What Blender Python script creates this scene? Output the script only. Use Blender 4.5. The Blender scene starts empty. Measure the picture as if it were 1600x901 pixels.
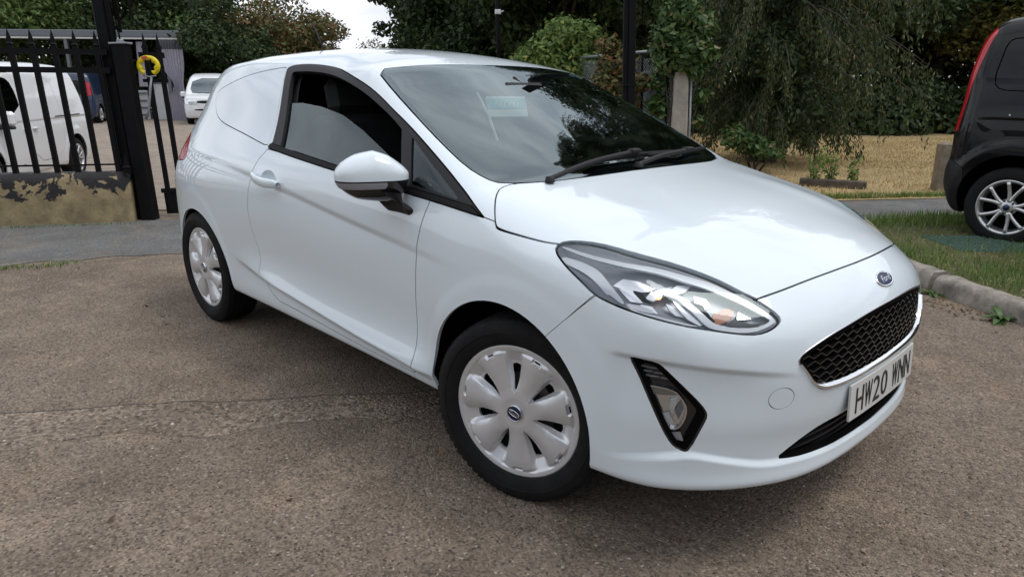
import bpy, math, random
import numpy as np
from mathutils import Vector, Matrix
sc = bpy.context.scene
col = sc.collection
R = math.radians

# ------------------------------------------------------------------ camera
CAM = np.array([1.4677, -2.2644, 1.3208]); YAW, PITCH, ROLL, FPX = R(135.764), R(16.174), R(.544), 1112.5
def cam_axes():
    d = np.array([math.cos(PITCH)*math.cos(YAW), math.cos(PITCH)*math.sin(YAW), -math.sin(PITCH)])
    r = np.cross(d, [0, 0, 1]); r /= np.linalg.norm(r); u = np.cross(r, d)
    c, s = math.cos(ROLL), math.sin(ROLL)
    return c*r+s*u, -s*r+c*u, d
cr, cu, cd = cam_axes()
cam = bpy.data.cameras.new('camera'); cam.sensor_width = 36; cam.lens = 36*FPX/1600
cam.clip_start = .05; cam.clip_end = 600
co = bpy.data.objects.new('camera', cam); col.objects.link(co)
co.matrix_world = Matrix(((cr[0], cu[0], -cd[0], CAM[0]), (cr[1], cu[1], -cd[1], CAM[1]), (cr[2], cu[2], -cd[2], CAM[2]), (0, 0, 0, 1)))
sc.camera = co

# ------------------------------------------------------------------ sky, sun, exposure
SUN_EL, SUN_AZ = R(64), R(40)          # azimuth of the sun as an angle in the x-y plane (from +x)
w = bpy.data.worlds.new('World'); sc.world = w; w.use_nodes = True
nt = w.node_tree; N_ = nt.nodes; L_ = nt.links; N_.clear()
out = N_.new('ShaderNodeOutputWorld'); bg = N_.new('ShaderNodeBackground')
sky = N_.new('ShaderNodeTexSky'); sky.sky_type = 'NISHITA'; sky.sun_disc = False
sky.sun_elevation = SUN_EL; sky.sun_rotation = math.pi/2-SUN_AZ; sky.air_density = 1.0; sky.dust_density = 1.5
tc = N_.new('ShaderNodeTexCoord'); mp = N_.new('ShaderNodeMapping'); mp.inputs['Scale'].default_value = (1.0, 1.0, 2.6)
mp.inputs['Location'].default_value = (.35, .1, .2)
n1 = N_.new('ShaderNodeTexNoise'); n1.inputs['Scale'].default_value = 2.2; n1.inputs['Detail'].default_value = 9; n1.inputs['Roughness'].default_value = .56; n1.inputs['Distortion'].default_value = .35
rmp = N_.new('ShaderNodeValToRGB'); rmp.color_ramp.elements[0].position = .33; rmp.color_ramp.elements[1].position = .50
n2 = N_.new('ShaderNodeTexNoise'); n2.inputs['Scale'].default_value = 3.4; n2.inputs['Detail'].default_value = 8; n2.inputs['Roughness'].default_value = .55; n2.inputs['Distortion'].default_value = .6
rc = N_.new('ShaderNodeValToRGB')
rc.color_ramp.elements[0].position = .34; rc.color_ramp.elements[0].color = (6.6, 7.0, 7.8, 1)
rc.color_ramp.elements[1].position = .66; rc.color_ramp.elements[1].color = (11.5, 11.7, 12.3, 1)
mix = N_.new('ShaderNodeMix'); mix.data_type = 'RGBA'
L_.new(tc.outputs['Generated'], mp.inputs['Vector'])
L_.new(mp.outputs[0], n1.inputs['Vector']); L_.new(mp.outputs[0], n2.inputs['Vector'])
L_.new(n1.outputs['Fac'], rmp.inputs['Fac']); L_.new(n2.outputs['Fac'], rc.inputs['Fac'])
L_.new(rmp.outputs['Color'], mix.inputs['Factor']); L_.new(sky.outputs[0], mix.inputs[6]); L_.new(rc.outputs['Color'], mix.inputs[7])
L_.new(mix.outputs[2], bg.inputs['Color']); bg.inputs['Strength'].default_value = .10
L_.new(bg.outputs[0], out.inputs['Surface'])
sl = bpy.data.lights.new('sun', 'SUN'); sl.energy = 1.1; sl.angle = R(24); sl.color = (1, .965, .92)
so = bpy.data.objects.new('sun', sl); col.objects.link(so)
sd = Vector((math.cos(SUN_EL)*math.cos(SUN_AZ), math.cos(SUN_EL)*math.sin(SUN_AZ), math.sin(SUN_EL)))
so.rotation_euler = sd.to_track_quat('Z', 'Y').to_euler(); so.location = (0, 0, 30)
vs = sc.view_settings; sc.display_settings.display_device = 'sRGB'
vs.view_transform = 'Standard'; vs.look = 'None'; vs.exposure = 0.24; vs.gamma = 1; vs.use_curve_mapping = False
sc.render.engine = 'CYCLES'
sc.cycles.max_bounces = 10; sc.cycles.transparent_max_bounces = 16; sc.cycles.use_denoising = True

# ------------------------------------------------------------------ ground coordinates: s metres to the right, t metres ahead of the viewpoint
DH = np.array([math.cos(YAW), math.sin(YAW)]); RH = np.array([DH[1], -DH[0]])
def gp(s, t, z=0.):
    q = CAM[:2]+s*RH+t*DH
    return (float(q[0]), float(q[1]), float(z))
def ground_z(s, t):
    s = np.asarray(s, float); t = np.asarray(t, float)
    z = -.30*np.clip((-s-4)/7, 0, 1)*np.clip((t-8)/14, 0, 1)
    return z

# ------------------------------------------------------------------ materials
MATS = {}
def nodes(name):
    m = bpy.data.materials.new(name); m.use_nodes = True
    t = m.node_tree; b = t.nodes['Principled BSDF']
    MATS[name] = m
    return m, t, b
def mat(name, c, rough=.5, metal=0., spec=.5, coat=0., coat_r=.03, var=0., vscale=8., bump=0., bscale=60., emit=None, trans=0., ior=1.45, sheen=0.):
    m, t, b = nodes(name)
    b.inputs['Base Color'].default_value = (*c, 1); b.inputs['Roughness'].default_value = rough
    b.inputs['Metallic'].default_value = metal; b.inputs['Specular IOR Level'].default_value = spec
    b.inputs['Coat Weight'].default_value = coat; b.inputs['Coat Roughness'].default_value = coat_r
    b.inputs['IOR'].default_value = ior; b.inputs['Transmission Weight'].default_value = trans
    if emit: b.inputs['Emission Color'].default_value = (*emit[0], 1); b.inputs['Emission Strength'].default_value = emit[1]
    if var or bump:
        tc = t.nodes.new('ShaderNodeTexCoord')
    if var:
        n = t.nodes.new('ShaderNodeTexNoise'); n.inputs['Scale'].default_value = vscale; n.inputs['Detail'].default_value = 6; n.inputs['Roughness'].default_value = .6
        t.links.new(tc.outputs['Object'], n.inputs['Vector'])
        mr = t.nodes.new('ShaderNodeMapRange'); mr.inputs[1].default_value = .3; mr.inputs[2].default_value = .7; mr.inputs[3].default_value = 1-var; mr.inputs[4].default_value = 1+var
        t.links.new(n.outputs['Fac'], mr.inputs[0])
        vm = t.nodes.new('ShaderNodeVectorMath'); vm.operation = 'SCALE'; vm.inputs[0].default_value = c
        t.links.new(mr.outputs[0], vm.inputs['Scale']); t.links.new(vm.outputs[0], b.inputs['Base Color'])
    if bump:
        n = t.nodes.new('ShaderNodeTexNoise'); n.inputs['Scale'].default_value = bscale; n.inputs['Detail'].default_value = 4
        t.links.new(tc.outputs['Object'], n.inputs['Vector'])
        bp = t.nodes.new('ShaderNodeBump'); bp.inputs['Strength'].default_value = bump; bp.inputs['Distance'].default_value = .01
        t.links.new(n.outputs['Fac'], bp.inputs['Height']); t.links.new(bp.outputs[0], b.inputs['Normal'])
    return m
def glass(name, tint, ior=1.6, rough=0., dark=0.):
    """thin pane: clear or tinted see-through with a mirror-like surface film"""
    m = bpy.data.materials.new(name); m.use_nodes = True; t = m.node_tree; t.nodes.clear()
    o = t.nodes.new('ShaderNodeOutputMaterial'); mx = t.nodes.new('ShaderNodeMixShader')
    tr = t.nodes.new('ShaderNodeBsdfTransparent'); tr.inputs[0].default_value = (*tint, 1)
    gl = t.nodes.new('ShaderNodeBsdfGlossy'); gl.inputs['Roughness'].default_value = rough; gl.inputs[0].default_value = (.84, .97, 1, 1)
    fr = t.nodes.new('ShaderNodeFresnel'); fr.inputs[0].default_value = ior
    t.links.new(fr.outputs[0], mx.inputs[0]); t.links.new(tr.outputs[0], mx.inputs[1]); t.links.new(gl.outputs[0], mx.inputs[2])
    t.links.new(mx.outputs[0], o.inputs[0]); MATS[name] = m
    return m
mat('white_paint', (.70, .775, .82), .45, coat=1.0, coat_r=.012, spec=.2)
mat('black_gloss', (.012, .012, .013), .12, coat=.6)
mat('black_trim', (.014, .0135, .015), .5, spec=.3)
mat('black_rubber', (.009, .009, .010), .7, spec=.25)
mat('dark_void', (.004, .004, .004), .9, spec=.05)
mat('lining', (.035, .035, .036), .85, var=.2)
mat('chrome', (.86, .87, .88), .07, metal=1)
mat('dull_chrome', (.62, .63, .66), .22, metal=1)
mat('lamp_grey', (.30, .31, .34), .32, metal=.3)
mat('lamp_silver', (.75, .76, .78), .16, metal=.9)
mat('lamp_dark', (.03, .03, .034), .3)
mat('lamp_white', (.88, .89, .91), .2, metal=.25)
mat('beige_plastic', (.36, .33, .29), .35)
mat('amber', (.42, .12, .02), .25, coat=.5)
mat('bulb', (.9, .5, .2), .3, emit=((1, .60, .30), 1.2))
mat('silver_paint', (.68, .69, .71), .30, metal=.5, coat=.3, coat_r=.15)
mat('badge_blue', (.010, .014, .055), .3)
mat('plate_white', (.60, .60, .58), .35, var=.03)
mat('plate_black', (.015, .014, .016), .4)
mat('red_lamp', (.42, .006, .016), .2, coat=.45)
mat('tyre', (.010, .010, .0105), .8, var=.3, vscale=22, bump=.2, bscale=160, spec=.25)
mat('brake_disc', (.20, .19, .18), .4, metal=.9)
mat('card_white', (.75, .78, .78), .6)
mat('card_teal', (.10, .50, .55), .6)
glass('clear_glass', (.78, .88, .86), 2.6)
glass('side_glass', (.40, .47, .46), 1.62)
glass('lens', (.93, .94, .95), 1.45)
glass('dark_glass', (.05, .055, .06), 1.65)

# ------------------------------------------------------------------ object helpers
def tag(o, label=None, cat=None, group=None, kind=None):
    if label: o['label'] = label
    if cat: o['category'] = cat
    if group: o['group'] = group
    if kind: o['kind'] = kind
    return o
def empty(name, loc=(0, 0, 0), rz=0., label=None, cat=None, group=None):
    o = bpy.data.objects.new(name, None); o.empty_display_size = .2; o.location = loc; o.rotation_euler = (0, 0, rz)
    col.objects.link(o); return tag(o, label, cat, group)
def link(name, me, parent=None):
    o = bpy.data.objects.new(name, me); col.objects.link(o)
    if parent is not None: o.parent = parent
    return o
def copy_tree(o, parent=None):
    c = o.copy(); col.objects.link(c); c.parent = parent
    for ch in o.children: copy_tree(ch, c)
    return c
class MB:
    """collects simple shapes and links them as ONE mesh object"""
    def __init__(s): s.v = []; s.f = []; s.n = 0
    def add(s, v, f):
        s.v.append(np.asarray(v, float).reshape(-1, 3)); s.f += [tuple(int(i)+s.n for i in q) for q in f]; s.n += len(s.v[-1]); return s
    def box(s, c, d, ax=None, taper=1., bev=0.):
        """box centred at c, size d, axes ax (3x3 rows)"""
        ax = np.eye(3) if ax is None else np.asarray(ax, float)
        if bev:
            b = min(bev, .49*min(d)); pts = []
            h = np.asarray(d)/2
            for sx in (-1, 1):
                for sy in (-1, 1):
                    for sz in (-1, 1):
                        pts += [(sx*h[0], sy*(h[1]-b), sz*(h[2]-b)), (sx*(h[0]-b), sy*h[1], sz*(h[2]-b)), (sx*(h[0]-b), sy*(h[1]-b), sz*h[2])]
            I = lambda x, y, z, k: ((x*2+y)*2+z)*3+k
            F = []
            F += [[I(1,0,0,0), I(1,1,0,0), I(1,1,1,0), I(1,0,1,0)], [I(0,0,0,0), I(0,0,1,0), I(0,1,1,0), I(0,1,0,0)]]
            F += [[I(0,1,0,1), I(0,1,1,1), I(1,1,1,1), I(1,1,0,1)], [I(0,0,0,1), I(1,0,0,1), I(1,0,1,1), I(0,0,1,1)]]
            F += [[I(0,0,1,2), I(1,0,1,2), I(1,1,1,2), I(0,1,1,2)], [I(0,0,0,2), I(0,1,0,2), I(1,1,0,2), I(1,0,0,2)]]
            for a in (0, 1):
                for b2 in (0, 1):
                    F += [[I(a,b2,0,0), I(a,b2,1,0), I(a,b2,1,1), I(a,b2,0,1)], [I(a,0,b2,0), I(a,1,b2,0), I(a,1,b2,2), I(a,0,b2,2)], [I(0,a,b2,1), I(1,a,b2,1), I(1,a,b2,2), I(0,a,b2,2)]]
                    for c2 in (0, 1): F += [[I(a,b2,c2,0), I(a,b2,c2,1), I(a,b2,c2,2)]]
            P = np.array(pts)
        else:
            h = np.asarray(d)/2
            P = np.array([(x*h[0]*(taper if z > 0 else 1), y*h[1]*(taper if z > 0 else 1), z*h[2]) for x in (-1, 1) for y in (-1, 1) for z in (-1, 1)])
            F = [(0,1,3,2), (4,6,7,5), (0,4,5,1), (2,3,7,6), (0,2,6,4), (1,5,7,3)]
        return s.add(np.asarray(c)+P@ax, F)
    def tube(s, pts, r, n=10, cap=True, flat=None):
        """round bar along a path; r a number or one per point"""
        p = np.asarray(pts, float); m = len(p); r = np.broadcast_to(np.asarray(r, float), (m,))
        t = np.gradient(p, axis=0); t /= np.linalg.norm(t, axis=1)[:, None]+1e-12
        up = np.array([0, 0, 1.]) if abs(t[0][2]) < .9 else np.array([1., 0, 0])
        V = []; a = np.arange(n)/n*2*math.pi
        u = np.cross(t[0], up); u /= np.linalg.norm(u)
        for i in range(m):
            u = u-t[i]*(u@t[i]); u /= np.linalg.norm(u)+1e-12; w_ = np.cross(t[i], u)
            V.append(p[i]+r[i]*(np.cos(a)[:, None]*u+np.sin(a)[:, None]*w_*(flat or 1)))
        F = [(i*n+j, i*n+(j+1) % n, (i+1)*n+(j+1) % n, (i+1)*n+j) for i in range(m-1) for j in range(n)]
        if cap: F += [tuple(range(n))[::-1], tuple((m-1)*n+j for j in range(n))]
        return s.add(np.concatenate(V), F)
    def lathe(s, prof, n=48, axis='y', c=(0, 0, 0)):
        """profile of (radius, offset along axis)"""
        prof = np.asarray(prof, float); m = len(prof); a = np.arange(n)/n*2*math.pi
        V = np.zeros((m, n, 3))
        k = 'xyz'.index(axis); i1, i2 = [(1, 2), (0, 2), (0, 1)][k]
        V[..., k] = prof[:, 1][:, None]; V[..., i1] = prof[:, 0][:, None]*np.cos(a); V[..., i2] = prof[:, 0][:, None]*np.sin(a)
        F = [(i*n+j, i*n+(j+1) % n, (i+1)*n+(j+1) % n, (i+1)*n+j) for i in range(m-1) for j in range(n)]
        return s.add(V.reshape(-1, 3)+np.asarray(c), F)
    def prism(s, poly, h0, h1, plane='xz'):
        """flat outline thickened between h0 and h1 along the remaining axis"""
        poly = np.asarray(poly, float); n = len(poly); k = ['yz', 'xz', 'xy'].index(plane); i1, i2 = [(1, 2), (0, 2), (0, 1)][k]
        V = np.zeros((2*n, 3)); V[:n, i1] = V[n:, i1] = poly[:, 0]; V[:n, i2] = V[n:, i2] = poly[:, 1]; V[:n, k] = h0; V[n:, k] = h1
        F = [tuple(range(n)), tuple(range(2*n-1, n-1, -1))]+[(i, n+i, n+(i+1) % n, (i+1) % n) for i in range(n)]
        return s.add(V, F)
    def grid(s, P):
        """P[m][n] points"""
        P = np.asarray(P, float); m, n = P.shape[:2]
        return s.add(P.reshape(-1, 3), [(i*n+j, i*n+j+1, (i+1)*n+j+1, (i+1)*n+j) for i in range(m-1) for j in range(n-1)])
    def mesh(s, name, m, smooth=False, angle=None):
        me = bpy.data.meshes.new(name); me.from_pydata(np.concatenate(s.v).tolist(), [], s.f)
        if m is not None: me.materials.append(MATS[m] if isinstance(m, str) else m)
        if smooth or angle: me.polygons.foreach_set('use_smooth', [True]*len(me.polygons))
        me.update()
        if angle: me.set_sharp_from_angle(angle=R(angle))
        return me
    def build(s, name, m, parent=None, smooth=False, angle=None):
        return link(name, s.mesh(name, m, smooth, angle), parent)
def bevel(o, wd=.004, seg=2):
    b = o.modifiers.new('bevel', 'BEVEL'); b.width = wd; b.segments = seg; b.limit_method = 'ANGLE'; b.angle_limit = R(40)
    return o
def text_mesh(name, body, size, m, parent, matrix, extrude=.001, shear=0., bold=0., space=1., sx=1.):
    cu_ = bpy.data.curves.new(name, 'FONT'); cu_.body = body; cu_.size = size; cu_.extrude = extrude; cu_.shear = shear; cu_.offset = bold
    cu_.align_x = 'CENTER'; cu_.align_y = 'CENTER'; cu_.space_character = space; cu_.resolution_u = 3
    o = bpy.data.objects.new(name, cu_); col.objects.link(o)
    me = bpy.data.meshes.new_from_object(o); bpy.data.objects.remove(o); bpy.data.curves.remove(cu_)
    me.materials.clear(); me.materials.append(MATS[m]); me.name = name
    if sx != 1: me.transform(Matrix.Diagonal((sx, 1, 1, 1)))
    me.transform(matrix)
    return link(name, me, parent)
def frame(o, xax, yax):
    """matrix with given origin, text x axis and text y axis"""
    x = Vector(xax).normalized(); y = Vector(yax).normalized(); z = x.cross(y).normalized(); y = z.cross(x)
    return Matrix(((x[0], y[0], z[0], o[0]), (x[1], y[1], z[1], o[1]), (x[2], y[2], z[2], o[2]), (0, 0, 0, 1)))
def smooth_poly(p, it=2, closed=True):
    p = np.asarray(p, float)
    for _ in range(it):
        if closed:
            q = np.roll(p, -1, 0); p = np.stack([.75*p+.25*q, .25*p+.75*q], 1).reshape(-1, p.shape[1])
        else:
            q = np.stack([.75*p[:-1]+.25*p[1:], .25*p[:-1]+.75*p[1:]], 1).reshape(-1, p.shape[1]); p = np.concatenate([p[:1], q, p[-1:]])
    return p
# ------------------------------------------------------------------ surfaces from a distance-like function, and cutting them along outlines
def surface_nets(F, o, h):
    neg = F < 0; nx, ny, nz = F.shape
    c = np.zeros((nx-1, ny-1, nz-1), np.int8)
    for i in (0, 1):
        for j in (0, 1):
            for k in (0, 1): c += neg[i:nx-1+i, j:ny-1+j, k:nz-1+k]
    act = np.argwhere((c > 0) & (c < 8)); idx = np.full(c.shape, -1, np.int64); idx[tuple(act.T)] = np.arange(len(act))
    s = np.zeros((len(act), 3)); n = np.zeros(len(act))
    cor = [(i, j, k) for i in (0, 1) for j in (0, 1) for k in (0, 1)]
    for a in cor:
        for ax in range(3):
            if a[ax]: continue
            b = list(a); b[ax] = 1; b = tuple(b)
            fa = F[tuple((act+a).T)]; fb = F[tuple((act+b).T)]; m = (fa < 0) != (fb < 0)
            t = np.where(m, fa/np.where(m, fa-fb, 1), 0)
            p = np.array(a, float)[None]+t[:, None]*(np.array(b)-np.array(a))
            s += np.where(m[:, None], p, 0); n += m
    V = np.asarray(o)+(act+s/n[:, None])*h
    Q = []
    for ax in range(3):
        a = [slice(None)]*3; b = [slice(None)]*3; a[ax] = slice(0, -1); b[ax] = slice(1, None)
        sa, sb = neg[tuple(a)], neg[tuple(b)]; e = np.argwhere(sa != sb); fl = sa[tuple(e.T)]
        o1, o2 = [x for x in range(3) if x != ax]
        ok = (e[:, o1] > 0) & (e[:, o2] > 0) & (e[:, o1] < F.shape[o1]-1) & (e[:, o2] < F.shape[o2]-1); e = e[ok]; fl = fl[ok]
        q = []
        for d1, d2 in ((0, 0), (-1, 0), (-1, -1), (0, -1)):
            g = e.copy(); g[:, o1] += d1; g[:, o2] += d2; q.append(idx[tuple(g.T)])
        q = np.stack(q, 1)
        flip = fl if ax != 1 else ~fl
        q[~flip] = q[~flip][:, ::-1]; Q.append(q)
    Q = np.concatenate(Q); Q = Q[(Q >= 0).all(1)]
    return V, Q
def fgrad(f, p, e=.004):
    x, y, z = p.T
    return np.stack([f(x+e, y, z)-f(x-e, y, z), f(x, y+e, z)-f(x, y-e, z), f(x, y, z+e)-f(x, y, z-e)], -1)/(2*e)
def build_surface(f, lo, hi, h):
    ax = [np.arange(lo[i], hi[i]+h, h) for i in range(3)]
    F = np.broadcast_to(f(ax[0][:, None, None], ax[1][None, :, None], ax[2][None, None, :]), tuple(len(a) for a in ax))
    V, Q = surface_nets(F, lo, h)
    for _ in range(3):
        g = fgrad(f, V); v = f(*V.T); d = (v/np.maximum((g*g).sum(1), .2))[:, None]*g
        V = V-np.clip(d, -h, h)
    g = fgrad(f, V); Nn = g/(np.linalg.norm(g, axis=1)[:, None]+1e-9)
    T = np.concatenate([Q[:, [0, 1, 2]], Q[:, [0, 2, 3]]])
    fn = np.cross(V[T[:, 1]]-V[T[:, 0]], V[T[:, 2]]-V[T[:, 0]])
    bad = (fn*Nn[T[:, 0]]).sum(1) < 0
    if bad.mean() > .5: T = T[:, ::-1]
    return V, Nn, T
def compact(M):
    V, Nn, T = M
    k = np.zeros(len(V), bool); k[T.ravel()] = True; r = np.cumsum(k)-1
    return V[k], Nn[k], r[T]
def clip(M, s):
    """keep the part of the surface where s >= 0"""
    V, Nn, T = M
    if len(T) == 0: return M
    ins = s >= 0; c = ins[T].sum(1)
    if (c == 3).all(): return M
    out_ = [T[c == 3]]; nv = [V]; nn = [Nn]
    ek = {}
    T1 = T[c == 1]; T2 = T[c == 2]
    def rot(Tx, val):
        m = ins[Tx] == val; k = m.argmax(1); i = np.arange(len(Tx))
        return np.stack([Tx[i, k], Tx[i, (k+1) % 3], Tx[i, (k+2) % 3]], 1)
    T1 = rot(T1, True); T2 = rot(T2, False)
    E = np.concatenate([T1[:, [0, 1]], T1[:, [0, 2]], T2[:, [0, 1]], T2[:, [0, 2]]])
    if len(E):
        Es = np.sort(E, 1); u, inv = np.unique(Es, axis=0, return_inverse=True); inv = inv.ravel()
        a, b = u.T; t = (s[a]/(s[a]-s[b]))[:, None]
        nv.append(V[a]+(V[b]-V[a])*t); q = Nn[a]+(Nn[b]-Nn[a])*t; nn.append(q/(np.linalg.norm(q, axis=1)[:, None]+1e-9))
        inv = inv+len(V); n1, n2 = len(T1), len(T2)
        e1, e2, e3, e4 = inv[:n1], inv[n1:2*n1], inv[2*n1:2*n1+n2], inv[2*n1+n2:]
        out_.append(np.stack([T1[:, 0], e1, e2], 1)); out_.append(np.stack([e3, T2[:, 1], T2[:, 2]], 1)); out_.append(np.stack([e3, T2[:, 2], e4], 1))
    return compact((np.concatenate(nv), np.concatenate(nn), np.concatenate(out_)))
def poly_sd(P, poly, closed=True):
    """signed distance (negative inside) of points P (n,2) to a polygon"""
    poly = np.asarray(poly, float); a = poly; b = np.roll(poly, -1, 0)
    if not closed: a, b = poly[:-1], poly[1:]
    best = np.full(len(P), 1e9); ins = np.zeros(len(P), bool)
    for p, q in zip(a, b):
        d = q-p; l = d@d
        if l < 1e-14: continue
        t = np.clip(((P-p)@d)/l, 0, 1); r = P-p-t[:, None]*d
        best = np.minimum(best, (r*r).sum(1))
        if closed:
            cond = (p[1] > P[:, 1]) != (q[1] > P[:, 1])
            if cond.any():
                xi = p[0]+(P[:, 1]-p[1])*d[0]/(d[1] if d[1] else 1e-12)
                ins ^= cond & (P[:, 0] < xi)
    best = np.sqrt(best)
    return np.where(ins, -best, best)
PL = {'xz': (0, 2), 'yz': (1, 2), 'xy': (0, 1)}
def region(M, poly, plane, gate=None):
    """distance field on the vertices of M of an outline drawn in a plane; only where gate(V,N) holds"""
    V, Nn, T = M; i, j = PL[plane]; P = V[:, [i, j]]
    lo = np.min(poly, 0)-.06; hi = np.max(poly, 0)+.06
    near = ((P > lo) & (P < hi)).all(1)
    if gate is not None: near &= gate(V, Nn)
    s = np.full(len(V), .06)
    if near.any(): s[near] = poly_sd(P[near], poly)
    return s
def subdivide_near(M, s, wdt):
    """split the triangles near an outline once, neighbours along with them, so that cut edges stay crisp"""
    V, Nn, T = M
    k = (np.abs(s)[T] < wdt).any(1)
    if not k.any(): return M
    vm = np.zeros(len(V), bool); vm[T[k].ravel()] = True; loc_ = vm[T].any(1)
    T0 = T[~loc_]; T = T[loc_]; k = k[loc_]
    E = np.sort(np.concatenate([T[:, [0, 1]], T[:, [1, 2]], T[:, [2, 0]]]), 1)
    u, inv = np.unique(E, axis=0, return_inverse=True); inv = inv.ravel(); n = len(T)
    em = np.zeros(len(u), bool); em[inv.reshape(3, n)[:, k].ravel()] = True
    ni = np.cumsum(em)-1+len(V); ue = u[em]
    nv = (V[ue[:, 0]]+V[ue[:, 1]])/2; q = Nn[ue[:, 0]]+Nn[ue[:, 1]]; q /= np.linalg.norm(q, axis=1)[:, None]+1e-9
    ie = inv.reshape(3, n).T; mk = em[ie]; mid = ni[ie]; c = mk.sum(1)
    o = [T[c == 0]]
    t = T[c == 3]; d = mid[c == 3]
    o += [np.stack([t[:, 0], d[:, 0], d[:, 2]], 1), np.stack([d[:, 0], t[:, 1], d[:, 1]], 1), np.stack([d[:, 2], d[:, 1], t[:, 2]], 1), d]
    for i in range(3):
        j, l = (i+1) % 3, (i+2) % 3
        w_ = (c == 1) & mk[:, i]; t = T[w_]; m_ = mid[w_, i]
        o += [np.stack([t[:, i], m_, t[:, l]], 1), np.stack([m_, t[:, j], t[:, l]], 1)]
        w_ = (c == 2) & ~mk[:, i]; t = T[w_]; mj = mid[w_, j]; ml = mid[w_, l]
        o += [np.stack([t[:, l], ml, mj], 1), np.stack([t[:, i], t[:, j], mj], 1), np.stack([t[:, i], mj, ml], 1)]
    return np.concatenate([V, nv]), np.concatenate([Nn, q]), np.concatenate(o+[T0])
def refine(f, M, s, wdt):
    """denser surface along a feature line, put back onto the shape"""
    n = len(M[0]); V, Nn, T = subdivide_near(M, s, wdt); P = V[n:]
    for _ in range(2):
        g = fgrad(f, P); v = f(*P.T); P = P-(v/np.maximum((g*g).sum(1), .2))[:, None]*g
    g = fgrad(f, P, .0025); V[n:] = P; Nn[n:] = g/(np.linalg.norm(g, axis=1)[:, None]+1e-9)
    return V, Nn, T
def offset(M, d):
    V, Nn, T = M
    d = np.asarray(d)
    return V-Nn*(d[:, None] if d.ndim else d), Nn, T
def surf_obj(name, M, m, parent=None, flange=0., flip=False, thick=0.):
    V, Nn, T = M
    if len(T) == 0: return None
    V0 = V; fN = [Nn]; fV = [V]; fT = [T]
    if flange:
        E = np.concatenate([T[:, [0, 1]], T[:, [1, 2]], T[:, [2, 0]]]); ks = np.sort(E, 1)
        u, inv, cnt = np.unique(ks, axis=0, return_inverse=True, return_counts=True); b = E[cnt[inv.ravel()] == 1]
        a, c = V[b[:, 0]], V[b[:, 1]]; na, nc = Nn[b[:, 0]], Nn[b[:, 1]]
        q = np.concatenate([a, c, c-nc*flange, a-na*flange]); m_ = len(b); base = len(V)
        fn = np.cross(c-a, na); fn /= np.linalg.norm(fn, axis=1)[:, None]+1e-9
        i = np.arange(m_)+base
        fV.append(q); fN.append(np.tile(fn, (4, 1)))
        fT.append(np.stack([i+m_, i, i+3*m_], 1)); fT.append(np.stack([i+m_, i+3*m_, i+2*m_], 1))
    V = np.concatenate(fV); Nv = np.concatenate(fN); T = np.concatenate(fT)
    me = bpy.data.meshes.new(name)
    me.vertices.add(len(V)); me.vertices.foreach_set('co', V.astype(np.float32).ravel())
    me.loops.add(T.size); me.loops.foreach_set('vertex_index', T.astype(np.int32).ravel())
    me.polygons.add(len(T)); me.polygons.foreach_set('loop_start', (np.arange(len(T))*3).astype(np.int32)); me.polygons.foreach_set('loop_total', np.full(len(T), 3, np.int32))
    me.update(calc_edges=True); me.validate(clean_customdata=False)
    me.polygons.foreach_set('use_smooth', np.ones(len(me.polygons), bool))
    if len(me.vertices) == len(V): me.normals_split_custom_set_from_vertices(Nv.astype(np.float32).tolist())
    me.materials.append(MATS[m] if isinstance(m, str) else m); me.update()
    return link(name, me, parent)
class Shell:
    """a surface that panels are taken out of one after another, leaving open joints"""
    def __init__(s, M): s.M = M; s.gap = []
    def take(s, poly, plane, gate=None, g=.0045, seal=True, fine=True, field=None):
        for k in range(2 if fine else 0):
            sd_ = field(s.M) if field else region(s.M, poly, plane, gate)
            if k == 0 and fine: s.M = subdivide_near(s.M, sd_, .014)
        sd_ = field(s.M) if field else region(s.M, poly, plane, gate)
        ins = clip(s.M, -sd_-g/2)
        if seal:
            V, Nn, T = s.M; st_ = clip(s.M, .016-np.abs(sd_)); s.gap.append(offset(st_, .007))
        s.M = clip(s.M, sd_-g/2)
        return ins
def merge(Ms):
    V, Nn, T, n = [], [], [], 0
    for a, b, c in Ms: V.append(a); Nn.append(b); T.append(c+n); n += len(a)
    return np.concatenate(V), np.concatenate(Nn), np.concatenate(T)
# ------------------------------------------------------------------ shape of the white car
# ---------------------------------------------------------------- 1-D / 2-D tables
def pchip(xk, yk, x):
    xk=np.asarray(xk,float); yk=np.asarray(yk,float); x=np.clip(x,xk[0],xk[-1])
    h=np.diff(xk); d=np.diff(yk,axis=0)/h.reshape((-1,)+(1,)*(yk.ndim-1))
    m=np.zeros_like(yk)
    hh=h.reshape((-1,)+(1,)*(yk.ndim-1))
    w1=2*hh[1:]+hh[:-1]; w2=hh[1:]+2*hh[:-1]
    with np.errstate(divide='ignore',invalid='ignore'):
        mm=(w1+w2)/(w1/d[:-1]+w2/d[1:])
    m[1:-1]=np.where(d[:-1]*d[1:]>0,mm,0); m[0]=d[0]; m[-1]=d[-1]
    i=np.clip(np.searchsorted(xk,x)-1,0,len(xk)-2)
    t=(x-xk[i])/h[i]; sh=t.shape+(1,)*(yk.ndim-1); t=t.reshape(sh); H=h[i].reshape(sh)
    return (yk[i]*(1+2*t)*(1-t)**2+yk[i+1]*t*t*(3-2*t)+m[i]*H*t*(1-t)**2+m[i+1]*H*t*t*(t-1))
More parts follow.
